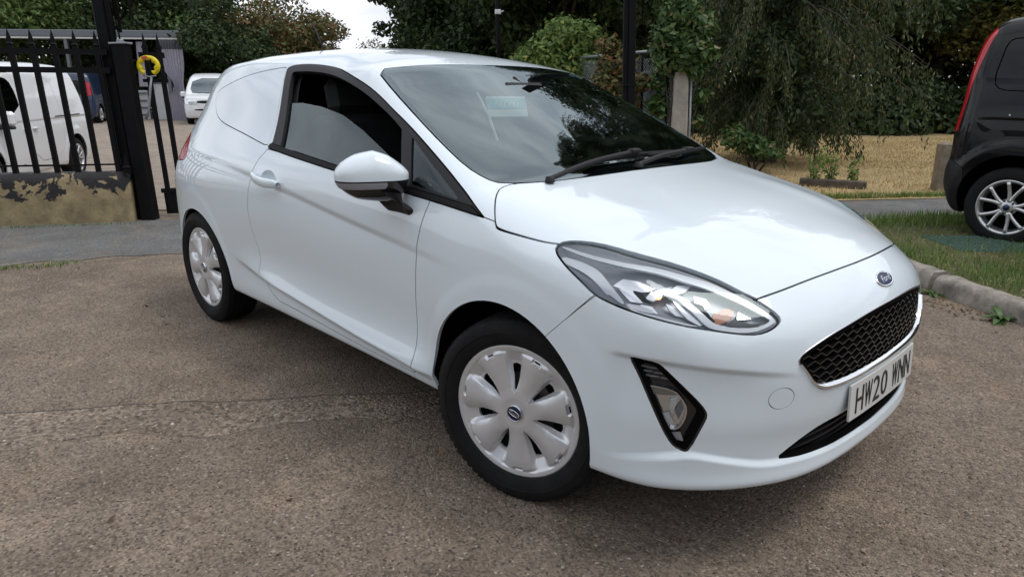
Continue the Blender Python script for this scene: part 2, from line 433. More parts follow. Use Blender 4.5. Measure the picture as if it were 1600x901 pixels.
def blur(a, s, ax):
    n=int(3*s+1); k=np.exp(-.5*(np.arange(-n,n+1)/s)**2); k/=k.sum()
    a=np.moveaxis(a,ax,0)
    pl=2*a[0]-a[1:n+1][::-1]; pr=2*a[-1]-a[-n-1:-1][::-1]      # odd reflection keeps the slope
    p=np.concatenate([pl,a,pr]); o=np.zeros_like(a)
    for j,w in enumerate(k): o+=w*p[j:j+len(a)]
    return np.moveaxis(o,0,ax)
class Tab:
    """smooth function of two variables from a small table of control values"""
    def __init__(s,u,v,val,su=.03,sv=.015,st=.01,even_v=False):
        u=np.asarray(u,float); v=np.asarray(v,float); val=np.asarray(val,float)
        if even_v: v=np.r_[-v[:0:-1],v]; val=np.concatenate([val[:,:0:-1],val],1)
        s.u0,s.v0,s.st=u[0],v[0],st
        U=np.arange(u[0],u[-1]+st/2,st); V=np.arange(v[0],v[-1]+st/2,st)
        g=pchip(u,val,U); g=pchip(v,g.T,V).T
        g=blur(g,su/st,0); g=blur(g,sv/st,1)
        s.g=np.pad(g,2,mode='edge')
    def __call__(s,u,v):
        u,v=np.broadcast_arrays(u,v)
        a=np.clip((u-s.u0)/s.st,0,s.g.shape[0]-5.001)+2; b=np.clip((v-s.v0)/s.st,0,s.g.shape[1]-5.001)+2
        i=a.astype(int); j=b.astype(int); a=a-i; b=b-j
        def w(t): return ((1-t)**3/6,(3*t**3-6*t*t+4)/6,(-3*t**3+3*t*t+3*t+1)/6,t**3/6)
        wa=w(a); wb=w(b); o=0
        for p in range(4):
            for q in range(4): o=o+wa[p]*wb[q]*s.g[i+p-1,j+q-1]
        return o
def spl(tab,x0,st,x):
    """smooth look-up in an evenly spaced table"""
    a=np.clip((x-x0)/st,0,len(tab)-1.001); i=a.astype(int); t=a-i
    g=lambda k: tab[np.clip(i+k,0,len(tab)-1)]
    return ((1-t)**3*g(-1)+(3*t**3-6*t*t+4)*g(0)+(-3*t**3+3*t*t+3*t+1)*g(1)+t**3*g(2))/6
def sstep(a,b,x): t=np.clip((x-a)/(b-a),0,1); return t*t*(3-2*t)
def smax(a,b,k): h=np.maximum(k-np.abs(a-b),0); return np.maximum(a,b)+h*h/(4*k)
# ---------------------------------------------------------------- the body of the white car
# x forward from the front axle, y to the car's left, z up from the ground (metres)
ZS=[.14,.22,.28,.33,.40,.50,.62,.74,.84,.90,.95,1.00,1.05,1.15,1.25,1.35,1.45,1.55]
WS={ # half width of the flank at each station
 -3.25:[.74,.79,.815,.825,.832,.838,.842,.842,.838,.830,.818,.800,.780,.735,.685,.628,.562,.49],
 -2.49:[.76,.81,.835,.845,.852,.858,.864,.864,.858,.850,.838,.820,.795,.745,.690,.630,.562,.49],
 -2.00:[.74,.80,.826,.832,.834,.842,.854,.860,.858,.852,.842,.822,.795,.746,.692,.632,.564,.49],
 -1.50:[.72,.79,.823,.826,.818,.831,.847,.857,.858,.853,.843,.820,.794,.746,.692,.632,.564,.49],
 -1.00:[.72,.79,.823,.824,.812,.827,.845,.855,.856,.850,.838,.815,.790,.742,.688,.629,.562,.49],
 -0.50:[.74,.80,.826,.828,.820,.833,.850,.856,.852,.842,.826,.800,.776,.728,.676,.620,.556,.49],
 -0.20:[.76,.81,.835,.843,.850,.857,.861,.860,.848,.830,.806,.778,.752,.705,.655,.602,.545,.48],
  0.05:[.78,.82,.842,.850,.858,.864,.868,.862,.842,.818,.786,.752,.725,.68,.63,.58,.53,.47],
  0.35:[.78,.815,.838,.848,.856,.862,.864,.852,.824,.794,.756,.718,.69,.65,.60,.55,.50,.45],
  0.90:[.78,.81,.834,.844,.852,.856,.854,.836,.80,.766,.726,.69,.66,.62,.57,.52,.47,.42]}
W0=Tab(sorted(WS),ZS,[WS[k] for k in sorted(WS)],.06,.02)
# height of bonnet, windscreen and roof along the centre line, as a function of x
TC=[(-3.40,1.20),(-3.15,1.325),(-3.0,1.378),(-2.8,1.416),(-2.5,1.452),(-2.2,1.474),(-1.9,1.480),(-1.6,1.474),(-1.3,1.451),(-1.08,1.414),(-1.0,1.393),(-.8,1.313),(-.6,1.228),(-.4,1.140),(-.2,1.050),(-.12,1.014),(-.04,.997),(.1,.972),(.25,.944),(.4,.908),(.52,.876),(.62,.842),(.695,.808),(.753,.766),(.80,.722),(.85,.63),(.95,.45)]
_tx=np.arange(-3.40,.951,.005)
_tz=pchip([a for a,b in TC],np.array([b for a,b in TC]),_tx)
_sg=np.where(_tx<-1.1,.06,.015)
_tz=np.where(_tx<-1.02,blur(_tz,9,0),blur(_tz,3,0))
_tz=blur(_tz,2,0)
_spx=np.pad(_tz,2,mode='edge')
def tcent(x):
    a=np.clip((x+3.40)/.005,0,len(_tx)-1.001)+2; i=a.astype(int); t=a-i
    return ((1-t)**3*_spx[i-1]+(3*t**3-6*t*t+4)*_spx[i]+(-3*t**3+3*t*t+3*t+1)*_spx[i+1]+t**3*_spx[np.minimum(i+2,len(_spx)-1)])/6
def top(x,Y):
    ws=sstep(-1.5,-1.0,x)*(1-sstep(-.15,.35,x))          # windscreen: bowed in plan
    bn=sstep(-.15,.25,x)
    xe=x+Y*Y*(.19*ws+(.16+.20*sstep(.1,.6,x))*bn)
    rf=1-sstep(-1.45,-.95,x)
    crown=.165*rf+.035*(1-rf)*(1-bn)+(.05+.07*sstep(.3,.65,x))*bn
    z=tcent(xe)-crown*Y*Y-(.02+.10*rf)*Y**4
    # raised shoulders of the bonnet
    z=z+bn*.005*np.exp(-((Y-.47)/.09)**2)*(1-sstep(.35,.62,x))
    return z
# plan view of the nose
YF=[0,.12,.26,.38,.47,.56,.645,.72,.785,.832,.856,.869,.90]
DF=[0,.003,.012,.032,.060,.105,.165,.240,.340,.440,.53,.70,1.2]
ZF=[.14,.20,.235,.26,.30,.36,.44,.52,.60,.66,.70,.74,.80,.90,1.0]
XF=[.70,.758,.780,.790,.785,.788,.800,.804,.810,.818,.822,.815,.79,.71,.60]
_fy=np.arange(0,.901,.005); _fd=pchip(YF,np.array(DF),_fy)
_fd=blur(np.r_[_fd[:0:-1],_fd],3,0)[len(_fy)-1:]
def fplan(Y): return spl(_fd,0.,.005,np.abs(Y))
_zz=np.arange(.14,1.001,.005); _xx=blur(pchip(ZF,np.array(XF),_zz),2,0)
def front(Y,z):
    ys=1+.05*sstep(.45,.25,z)*0
    return spl(_xx,.14,.005,z)-fplan(Y*ys)
# tail
ZR=[.14,.25,.35,.55,.75,.85,.95,1.05,1.20,1.30,1.38,1.5]
XR=[-3.10,-3.16,-3.19,-3.20,-3.195,-3.175,-3.16,-3.13,-3.05,-3.0,-2.97,-2.93]
YR=[0,.2,.4,.55,.65,.72,.78,.82,.85,.88,.95,1.1,1.5]
DR=[0,.006,.028,.07,.125,.19,.30,.43,.62,.9,1.7,3.5,8.]
_ry=np.arange(0,1.501,.005); _rd=pchip(YR,np.array(DR),_ry); _rd=blur(np.r_[_rd[:0:-1],_rd],6,0)[len(_ry)-1:]
_rz=np.arange(.14,1.501,.005); _rx=blur(pchip(ZR,np.array(XR),_rz),4,0)
_nz=blur(np.interp(_rz,[.80,.90,1.0,1.1,1.2,1.38,1.5],[.88,.845,.775,.715,.67,.605,.57]),8,0)
def rear(Y,z):
    n=spl(_nz,.14,.005,z)                            # cabin tapers in plan towards the tail
    return spl(_rx,.14,.005,z)+spl(_rd,0.,.005,np.abs(Y)*.88/n)
CR1=np.array([(-3.0,.965),(-2.684,.952),(-2.07,.933),(-1.739,.908),(-1.338,.871),(-1.085,.841),(-.816,.810),(-.45,.775),(-.1,.742)])
CR2=np.array([(-2.10,.485),(-1.909,.463),(-1.721,.436),(-1.364,.399),(-1.079,.376),(-.825,.358),(-.591,.348),(-.402,.333),(-.2,.32)])
_cx=np.arange(-3.3,.9,.01)
_c1=blur(np.interp(_cx,CR1[:,0],CR1[:,1]),8,0); _c2=blur(np.interp(_cx,CR2[:,0],CR2[:,1]),8,0)
def flank(x,z):
    w=W0(x,z)
    # shoulder crease: sharp upper lip, hollow below it
    t=spl(_c1,-3.3,.01,x)-z
    a=.011*sstep(-3.0,-2.6,x)*(1-sstep(-.75,-.15,x))
    w=w-a*sstep(-.010,.026,t)*np.exp(-np.maximum(t-.02,0)/.075)
    # lower crease: the door kicks out above it and tucks in below
    t=z-spl(_c2,-3.3,.01,x)
    a=sstep(-2.06,-1.5,x)*(1-sstep(-.47,-.36,x))
    wd=.05+.055*sstep(-2.0,-.6,x)
    w=w+a*np.where(t>0,.044*np.exp(-(np.maximum(t,0)/wd)**1.35),.044*np.exp(-(t/.024)**2))
    # wheel-arch lips
    for xc in (0.,-2.493):
        r=np.hypot(x-xc-.005,z-.325)
        w=w+.007*sstep(.45,.40,r)*sstep(.27,.33,z)
    return w
_sz=blur(np.interp(np.arange(0,1.,.005),[0,.215,.352,.449,.507,.561,.640,.716,.78,.86],[.3055,.3085,.3125,.3165,.316,.321,.341,.360,.335,.30]),3,0)
def parts(x,y,z):
    Y=np.abs(y)
    w=flank(x,z)
    s=(Y-w)
    tp=(z-top(x,Y))
    e=.01
    gx=(top(x+e,Y)-top(x-e,Y))/(2*e)
    tp=tp/np.sqrt(1+gx*gx)
    fr=x-front(Y,z)
    gy=(fplan(Y+.01)-fplan(np.maximum(Y-.01,0)))/.02
    fr=fr/np.sqrt(1+gy*gy)
    rr=rear(Y,z)-x
    gy=(rear(Y+.01,z)-rear(np.maximum(Y-.01,0),z))/.02
    rr=rr/np.sqrt(1+gy*gy)
    return s,tp,fr,rr
def car_f(x,y,z):
    s,tp,fr,rr=parts(x,y,z)
    k=.125-.075*sstep(-1.35,-1.0,x)*(1-sstep(-.25,.1,x))      # softer on roof rail and wing, tighter on the pillar
    o=smax(s,tp,k)
    o=smax(o,fr,.07)
    o=smax(o,rr,.10)
    # scoop in the bumper below the crease that runs from the fog lamp to the grille
    Y=np.abs(y); t=.632-.15*(.81-Y)-z
    o=o+.013*sstep(.44,.66,Y)*sstep(.35,.42,x)*sstep(0,.02,t)*np.exp(-(np.maximum(t,0)/.15)**2)*sstep(.35,.40,z)
    # the lip stands proud below its seam
    sz=spl(_sz,0.,.005,Y)
    #.215,.352,.449,.507,.561,.640,.716,.78,.86],[.3055,.3085,.3125,.3165,.316,.321,.341,.360,.335,.30])
    o=o-.012*sstep(.010,-.014,z-sz)*sstep(.30,.42,x)*sstep(.84,.74,Y)
    bz=np.interp(x,[-3.2,-2.9,-2.5,-.4,.2,.5,.8],[.26,.24,.262,.252,.238,.236,.240])
    o=smax(o,bz-z,.03)
    return o
# ------------------------------------------------------------------ the white car
def rnd(poly, it=2): return smooth_poly(poly, it)
car = empty('compact_van', (0, 0, 0), 0, 'white three-door panel van facing right with its door window half lowered', 'van')
SIDE_L = lambda V, N: V[:, 1] > .40
SIDE_R = lambda V, N: V[:, 1] < -.40
BODY = build_surface(car_f, (-3.24, -.904, .20), (.86, .904, 1.52), .0105)
def _feat(M, kind):
    x, y, z = M[0].T; Y = np.abs(y)
    if kind == 1: return np.where((x < -.1) & (x > -3.0) & (Y > .6), z-(spl(_c1, -3.3, .01, x)-.008), 1)
    if kind == 2: return np.where((x < -.3) & (x > -2.1) & (Y > .6), z-(spl(_c2, -3.3, .01, x)-.005), 1)
    if kind == 3: return np.where((x > .28) & (Y < .86), z-(spl(_sz, 0., .005, Y)-.002), 1)
    return np.where((x > .33) & (Y > .42), .632-.15*(.81-Y)-z-.01, 1)
for k_, w_ in ((1, .022), (2, .022), (3, .022), (3, .014), (4, .018)): BODY = refine(car_f, BODY, _feat(BODY, k_), w_)
sh = Shell(BODY)
# wheel arches
th = np.linspace(0, 2*math.pi, 72, endpoint=False)
ARCH_F = np.stack([-.035+.352*np.cos(th), .318+.360*np.sin(th)], 1)
ARCH_R = np.stack([-2.455+.388*np.cos(th), .300+.346*np.sin(th)], 1)
for A in (ARCH_F, ARCH_R):
    for gt in (SIDE_R, SIDE_L): sh.take(A, 'xz', lambda V, N, gt=gt: gt(V, N) & (V[:, 2] < .75), g=0, seal=False)
# underside
_ub = clip(sh.M, np.where(sh.M[0][:, 2] < .30, -.80-sh.M[1][:, 2], -1)); 
surf_obj('underbody', _ub, 'dark_void', car)
sh.M = clip(sh.M, np.where(sh.M[0][:, 2] < .30, .80+sh.M[1][:, 2], 1))
def body_y(x, z):
    lo_ = np.full(np.shape(x), .3); hi_ = np.full(np.shape(x), 1.0)
    for _ in range(20):
        m_ = (lo_+hi_)/2; v_ = car_f(x, m_, z); lo_ = np.where(v_ < 0, m_, lo_); hi_ = np.where(v_ < 0, hi_, m_)
    return lo_
for (cx, cz, rx, rz) in ((-.035, .318, .352, .360), (-2.455, .300, .388, .346)):
    for sd_ in (-1, 1):
        m = MB(); a = np.linspace(-.06, math.pi+.06, 40)
        xo, zo = cx+(rx+.004)*np.cos(a), cz+(rz+.004)*np.sin(a)
        yb = body_y(xo, zo)-.006; yb = np.where(zo < .262, np.minimum(yb, .80), yb)
        P = np.stack([np.stack([cx+(rx+.004+.02*q)*np.cos(a), sd_*np.minimum(yb, y), cz+(rz+.004+.02*q)*np.sin(a)], 1) for y, q in ((.9, 0), (.80, 1), (.70, 1), (.50, 1))])
        m.grid(P); k = len(P[-1]); m.add(np.concatenate([P[-1], [[cx, sd_*.50, cz-.02]]]), [(i, i+1, k) for i in range(k-1)])
        m.build('wheel_arch_liner', 'dark_void', car)

# windscreen (outline in plan)
SCR = [(-1.03, -.596), (-.848, -.641), (-.651, -.679), (-.485, -.704), (-.346, -.716), (-.268, -.700), (-.222, -.668), (-.165, -.533), (-.140, -.43), (-.118, -.25), (-.11, 0)]
SCRT = [(-1.03, -.596), (-1.02, -.44), (-1.006, -.249), (-.996, -.114), (-.992, 0)]
def sym(p): p = np.asarray(p, float); return np.concatenate([p, (p*[1, -1])[::-1][1:]])
def sym_y(p): p = np.asarray(p, float); return np.concatenate([p, (p*[-1, 1])[::-1]])
screen_poly = np.concatenate([sym(SCR), sym(SCRT)[::-1][1:-1]])
GT = lambda V, N: (V[:, 2] > .96) & (N[:, 2] > .25) & (V[:, 0] > -1.15)
M_scr = sh.take(rnd(screen_poly, 1), 'xy', GT, g=.006)
CLR = [(-.968, -.560), (-.894, -.592), (-.612, -.650), (-.444, -.678), (-.372, -.668), (-.316, -.615), (-.262, -.49), (-.223, -.375), (-.198, -.2), (-.189, 0)]
CLRT = [(-.968, -.560), (-.949, -.429), (-.943, -.156), (-.94, 0)]
clear_poly = rnd(np.concatenate([sym(CLR), sym(CLRT)[::-1][1:-1]]), 2)
glass_scr = surf_obj('windscreen', M_scr, 'clear_glass', car, flange=.005)
Mi = offset(M_scr, .004); sdc = region(Mi, clear_poly, 'xy'); Mi = subdivide_near(Mi, sdc, .012); sdc = region(Mi, clear_poly, 'xy')
surf_obj('windscreen_border', clip(Mi, sdc), 'black_gloss', glass_scr)

# side windows
FRT = smooth_poly([(-1.624, 1.049), (-1.655, 1.13), (-1.71, 1.249), (-1.775, 1.345), (-1.797, 1.378), (-1.70, 1.389), (-1.563, 1.388), (-1.40, 1.376), (-1.244, 1.355), (-1.037, 1.310), (-.90, 1.264), (-.791, 1.220), (-.663, 1.170), (-.535, 1.113), (-.385, 1.040), (-.258, .974), (-.145, .918)], 2, False)
FRAME = np.concatenate([[(-1.642, 1.030)], FRT, [(-.405, .941), (-.667, .960), (-.994, .981), (-1.392, 1.006), (-1.637, 1.023)]])
WNT = smooth_poly([(-1.530, 1.038), (-1.628, 1.223), (-1.705, 1.338), (-1.715, 1.355), (-1.66, 1.358), (-1.506, 1.357), (-1.342, 1.343), (-1.169, 1.315), (-1.002, 1.272), (-.867, 1.227), (-.762, 1.188), (-.690, 1.156)], 2, False)
WIN = np.concatenate([WNT, [(-.682, 1.150), (-.612, 1.032), (-.590, .983), (-.667, .984), (-.994, 1.004), (-1.392, 1.031)]])
QTR = [(-.612, 1.131), (-.530, .982), (-.275, .957)]
GLT = [(-1.617, 1.223), (-1.514, 1.228), (-1.323, 1.217), (-1.132, 1.191), (-.944, 1.141), (-.770, 1.083), (-.608, 1.026), (-.55, 1.0)]
MOULD = [(-1.66, 1.012), (-1.637, 1.046), (-1.392, 1.029), (-.994, 1.001), (-.667, .980), (-.405, .961), (-.215, .944), (-.12, .905), (-.405, .930), (-.667, .95), (-.994, .97), (-1.392, .995)]
openings = []
for nm, gt in (('R', SIDE_R), ('L', SIDE_L)):
    Mf = sh.take(np.asarray(FRAME), 'xz', lambda V, N, gt=gt: gt(V, N) & (V[:, 2] > .88), g=.004)
    fs = Shell(Mf); W_ = np.asarray(WIN)
    Mw = fs.take(W_, 'xz', None, g=.0, seal=False)
    Mq = fs.take(np.asarray(QTR), 'xz', None, g=.0, seal=False)
    Mm = fs.take(np.asarray(MOULD), 'xz', None, g=.003, seal=False)
    fr = surf_obj('window_frame', fs.M, 'black_trim', car, flange=.02)
    surf_obj('quarter_glass', offset(Mq, .006), 'side_glass', fr)
    # moulding stands a little proud of the frame
    V, Nn, T = Mm; surf_obj('belt_moulding', (V+Nn*.005, Nn, T), 'black_rubber', fr, flange=.02)
    m_ = fs
    s_ = np.interp(Mw[0][:, 0], [a for a, b in GLT], [b for a, b in GLT])-Mw[0][:, 2] if nm == 'R' else np.ones(len(Mw[0]))
    gl = surf_obj('door_glass', offset(clip(Mw, s_), .012), 'side_glass', car, flange=.004)
    # rear quarter: blanked-off window
    BLK = [(-1.80, 1.376), (-1.84, 1.376), (-2.049, 1.359), (-2.211, 1.339), (-2.406, 1.300), (-2.555, 1.262), (-2.575, 1.235), (-2.53, 1.185), (-2.44, 1.135), (-2.32, 1.105), (-2.14, 1.085), (-1.956, 1.066), (-1.80, 1.047), (-1.662, 1.031), (-1.655, 1.050), (-1.672, 1.13), (-1.726, 1.249)]
    Mb = sh.take(rnd(BLK, 1), 'xz', lambda V, N, gt=gt: gt(V, N) & (V[:, 2] > .95), g=.004)
    sb = region(Mb, rnd(BLK, 1), 'xz'); q = np.clip(-sb/.03, 0, 1); q = q*q*(3-2*q)
    V, Nn, T = offset(Mb, .007*q)
    surf_obj('quarter_panel', (V, Nn, T), 'white_paint', car, flange=.012)

# headlamps
HL = rnd([(.138, .862), (.134, .881), (.168, .889), (.231, .887), (.307, .874), (.389, .852), (.451, .832), (.512, .810), (.566, .787), (.613, .765), (.654, .741), (.680, .721), (.681, .706), (.669, .694), (.648, .692), (.602, .702), (.538, .716), (.476, .730), (.407, .745), (.360, .756), (.307, .771), (.255, .800), (.197, .829)], 1)

LAMP = {  # facets inside the lamp: outline (side view), depth behind the lens, material
 'daylight_strip': ([(.162, .856), (.22, .851), (.262, .843), (.294, .833), (.321, .816), (.354, .792), (.390, .763), (.381, .760), (.344, .780), (.336, .778), (.315, .793), (.287, .810), (.259, .822), (.226, .831), (.176, .841)], .010, 'lamp_white'),
 'bezel_strip': ([(.148, .878), (.231, .866), (.309, .858), (.37, .849), (.417, .836), (.463, .821), (.522, .802), (.59, .771), (.634, .748), (.665, .731), (.676, .72), (.669, .708), (.653, .699), (.617, .701), (.579, .712), (.564, .722), (.538, .745), (.503, .770), (.486, .781), (.470, .786), (.469, .791), (.487, .786), (.507, .775), (.545, .750), (.571, .729), (.584, .721), (.614, .712), (.65, .709), (.663, .716), (.665, .722), (.661, .726), (.636, .740), (.592, .763), (.527, .791), (.469, .811), (.422, .828), (.376, .841), (.314, .850), (.234, .859), (.151, .873)], .006, 'lamp_white'),
 'lower_facet': ([(.386, .765), (.425, .765), (.458, .754), (.459, .747), (.414, .751)], .022, 'lamp_white'),
 'middle_facet': ([(.474, .777), (.502, .764), (.525, .744), (.507, .747), (.489, .760)], .022, 'lamp_white'),
 'slanted_slab': ([(.475, .787), (.489, .782), (.542, .745), (.565, .723), (.558, .721), (.532, .736)], .014, 'dull_chrome'),
 'upper_facet': ([(.455, .797), (.46, .812), (.483, .811), (.485, .798), (.47, .792)], .02, 'lamp_white'),
 'ribbed_reflector': ([(.356, .802), (.394, .802), (.428, .772), (.398, .772)], .024, 'lamp_silver'),
 'projector_bowl': ([(.338, .81), (.352, .833), (.386, .83), (.432, .813), (.419, .804), (.372, .802)], .03, 'lamp_silver'),
 'lower_rail': ([(.389, .761), (.43, .746), (.471, .741), (.514, .731), (.561, .719), (.517, .722), (.434, .733)], .014, 'lamp_white'),
 'indicator': ([(.566, .752), (.576, .762), (.590, .760), (.600, .748), (.600, .734), (.590, .726), (.575, .732)], .026, 'amber'),
 'dark_insert': ([(.392, .801), (.411, .798), (.447, .772), (.427, .775)], .018, 'dark_void'),
 'dark_blade': ([(.519, .775), (.537, .768), (.580, .731), (.567, .729)], .018, 'dark_void'),
 'reflector_cup': ([(.430, .806), (.452, .815), (.462, .800), (.448, .782), (.428, .786)], .028, 'lamp_white'),
 'inner_blade': ([(.505, .790), (.530, .782), (.552, .765), (.545, .760), (.520, .775)], .022, 'lamp_silver'),
 'side_reflector': ([(.600, .760), (.630, .742), (.640, .735), (.612, .735), (.604, .748)], .024, 'lamp_silver'),
 'lower_step': ([(.420, .770), (.450, .768), (.470, .750), (.462, .747), (.440, .758)], .030, 'lamp_silver'),
 'marker_bulb': ([(.450, .789), (.453, .793), (.459, .791), (.459, .786), (.454, .785)], .020, 'bulb'),
 'dark_wedge': ([(.605, .735), (.640, .722), (.657, .722), (.655, .716), (.625, .714), (.598, .724)], .018, 'lamp_dark')}
for gt in (SIDE_R, SIDE_L):
    Mh = sh.take(HL, 'xz', lambda V, N, gt=gt: gt(V, N) & (V[:, 0] > .05) & (V[:, 2] > .6), g=.003, seal=False)
    lens = surf_obj('headlamp', Mh, 'lens', car, flange=.004)
    sdh = region(Mh, HL, 'xz')
    dep = .008+.048*np.clip(-sdh/.045, 0, 1)**.8
    surf_obj('lamp_housing', offset(Mh, dep), 'lamp_grey', lens)
    rim = clip(Mh, sdh+.0032); surf_obj('lamp_seal', offset(rim, .004), 'black_rubber', lens)
    for k, (pl, d_, mt) in LAMP.items():
        p_ = rnd(pl, 1) if 'strip' in k else np.asarray(pl); s0 = region(Mh, p_, 'xz'); Mx = subdivide_near(Mh, s0, .012); s0 = region(Mx, p_, 'xz'); Mx = subdivide_near(Mx, s0, .006)
        s0 = region(Mx, p_, 'xz'); Mx = clip(Mx, -s0)
        surf_obj(k, offset(Mx, d_), mt, lens, flange=.006)

# grille opening, chrome frame, woven bars
GRU = [(-.482, .612), (-.470, .632), (-.394, .660), (-.316, .678), (-.203, .695), (-.10, .7025), (0, .704)]
GRL = [(-.482, .612), (-.458, .579), (-.432, .542), (-.398, .518), (-.366, .508), (-.309, .506), (-.188, .505), (0, .505)]
gr_poly = np.concatenate([sym_y(GRU[:-1]+[(-.001, .704)]), sym_y(GRL[:-1]+[(-.001, .505)])[::-1][1:-1]])
GF = lambda V, N: (V[:, 0] > .55) & (N[:, 0] > .2)
Mg = sh.take(rnd(gr_poly, 1), 'yz', GF, g=0)
sdg = region(Mg, rnd(gr_poly, 1), 'yz')
gback = surf_obj('grille', offset(Mg, .006+.034*np.clip(-sdg/.03, 0, 1)), 'dark_void', car)
def on_front(y, z, off=0.):
    """point on the nose at lateral y and height z, off metres in front of it"""
    y = np.atleast_1d(np.asarray(y, float)); z = np.broadcast_to(np.asarray(z, float), y.shape).copy(); x = np.full(y.shape, .70)
    lo_ = np.full(y.shape, .3); hi_ = np.full(y.shape, .95)
    for _ in range(24):
        mid_ = (lo_+hi_)/2; v_ = car_f(mid_, y, z); lo_ = np.where(v_ < 0, mid_, lo_); hi_ = np.where(v_ < 0, hi_, mid_)
    P = np.stack([lo_, y, z], 1); g_ = fgrad(car_f, P); g_ /= np.linalg.norm(g_, axis=1)[:, None]
    return P+g_*off, g_
inner = rnd(gr_poly, 1)
rows = np.arange(.496, .712, .0195)
for k, z0 in enumerate(rows):
    ph = .5*(k % 2); pr = .047
    ys = np.arange(-.49, .491, .0065); u = (ys/pr+ph) % 1.0
    zz = z0+.0125*np.where(u < .62, u/.62, (1-u)/.38)-.004
    ok = poly_sd(np.stack([ys, zz], 1), inner) < -.006
    run = []; runs = []
    for i_, o_ in enumerate(ok):
        if o_: run.append(i_)
        elif run: runs.append(run); run = []
    if run: runs.append(run)
    m = MB()
    for r_ in runs:
        if len(r_) < 4: continue
        yy, zr = ys[r_], zz[r_]
        tk = .0042
        P0, g_ = on_front(yy, zr, -.008)
        a_ = P0+[0, 0, tk*.5]; b_ = P0-[0, 0, tk*.5]; c_ = P0-g_*.026-[0, 0, tk*.9]; d_ = P0-g_*.026+[0, 0, tk*.3]
        m.grid(np.stack([d_, a_, b_, c_])); m.build('grille_bar', 'black_gloss', gback); m = MB()
# frame: bright bar below, thin bead above
low = smooth_poly([(-.478, .605), (-.458, .579), (-.430, .540), (-.398, .519), (-.366, .5095), (-.309, .507), (-.188, .506), (0, .506)], 2, False)
low = np.concatenate([low, (low*[-1, 1])[::-1][1:]])
P0, g_ = on_front(low[:, 0], low[:, 1], .004)
wid = np.interp(np.abs(low[:, 0]), [0, .36, .40, .44, .48], [.020, .020, .016, .007, .003])
tz = np.gradient(low, axis=0); tz /= np.linalg.norm(tz, axis=1)[:, None]; nrm = np.stack([-tz[:, 1], tz[:, 0]], 1)
up = np.stack([np.zeros(len(low)), nrm[:, 0], nrm[:, 1]], 1)
m = MB(); m.grid(np.stack([P0+up*wid[:, None]-g_*.012, P0+up*(wid[:, None]*.92), P0+up*(wid[:, None]*.55)+g_*.004, P0+up*(wid[:, None]*.12)+g_*.001, P0-up*.001-g_*.010]))
m.build('grille_chrome', 'chrome', gback, smooth=True)
upc = smooth_poly([(-.478, .605), (-.482, .616), (-.470, .633), (-.394, .661), (-.316, .679), (-.203, .696), (-.10, .7035), (0, .705)], 2, False)
upc = np.concatenate([upc, (upc*[-1, 1])[::-1][1:]]); P0, g_ = on_front(upc[:, 0], upc[:, 1]-.001, -.001)
MB().tube(P0, .0030, 6).build('grille_bead', 'dull_chrome', gback, smooth=True)

# lower intake
INU = [(-.505, .322), (-.449, .360), (-.389, .389), (-.331, .401), (-.267, .404), (-.001, .405)]
INL = [(-.505, .322), (-.449, .317), (-.352, .313), (-.215, .309), (-.001, .306)]
in_poly = np.concatenate([sym_y(INU), sym_y(INL)[::-1][1:-1]])
Mn = sh.take(rnd(in_poly, 1), 'yz', GF, g=0); sdn = region(Mn, rnd(in_poly, 1), 'yz')
iback = surf_obj('lower_intake', offset(Mn, .006+.05*np.clip(-sdn/.02, 0, 1)), 'dark_void', car)
for zc in (.332, .352, .374):
    ys = np.linspace(-.46, .46, 60); zl = zc-.02*(np.abs(ys)/.46)**2
    ok = poly_sd(np.stack([ys, zl], 1), in_poly) < -.004; ys, zl = ys[ok], zl[ok]
    P0, g_ = on_front(ys, zl, -.012); m = MB()
    m.grid(np.stack([P0-g_*.03+[0, 0, .003], P0+[0, 0, .0035], P0-[0, 0, .0035], P0-g_*.03-[0, 0, .004]])); m.build('intake_slat', 'black_trim', iback)

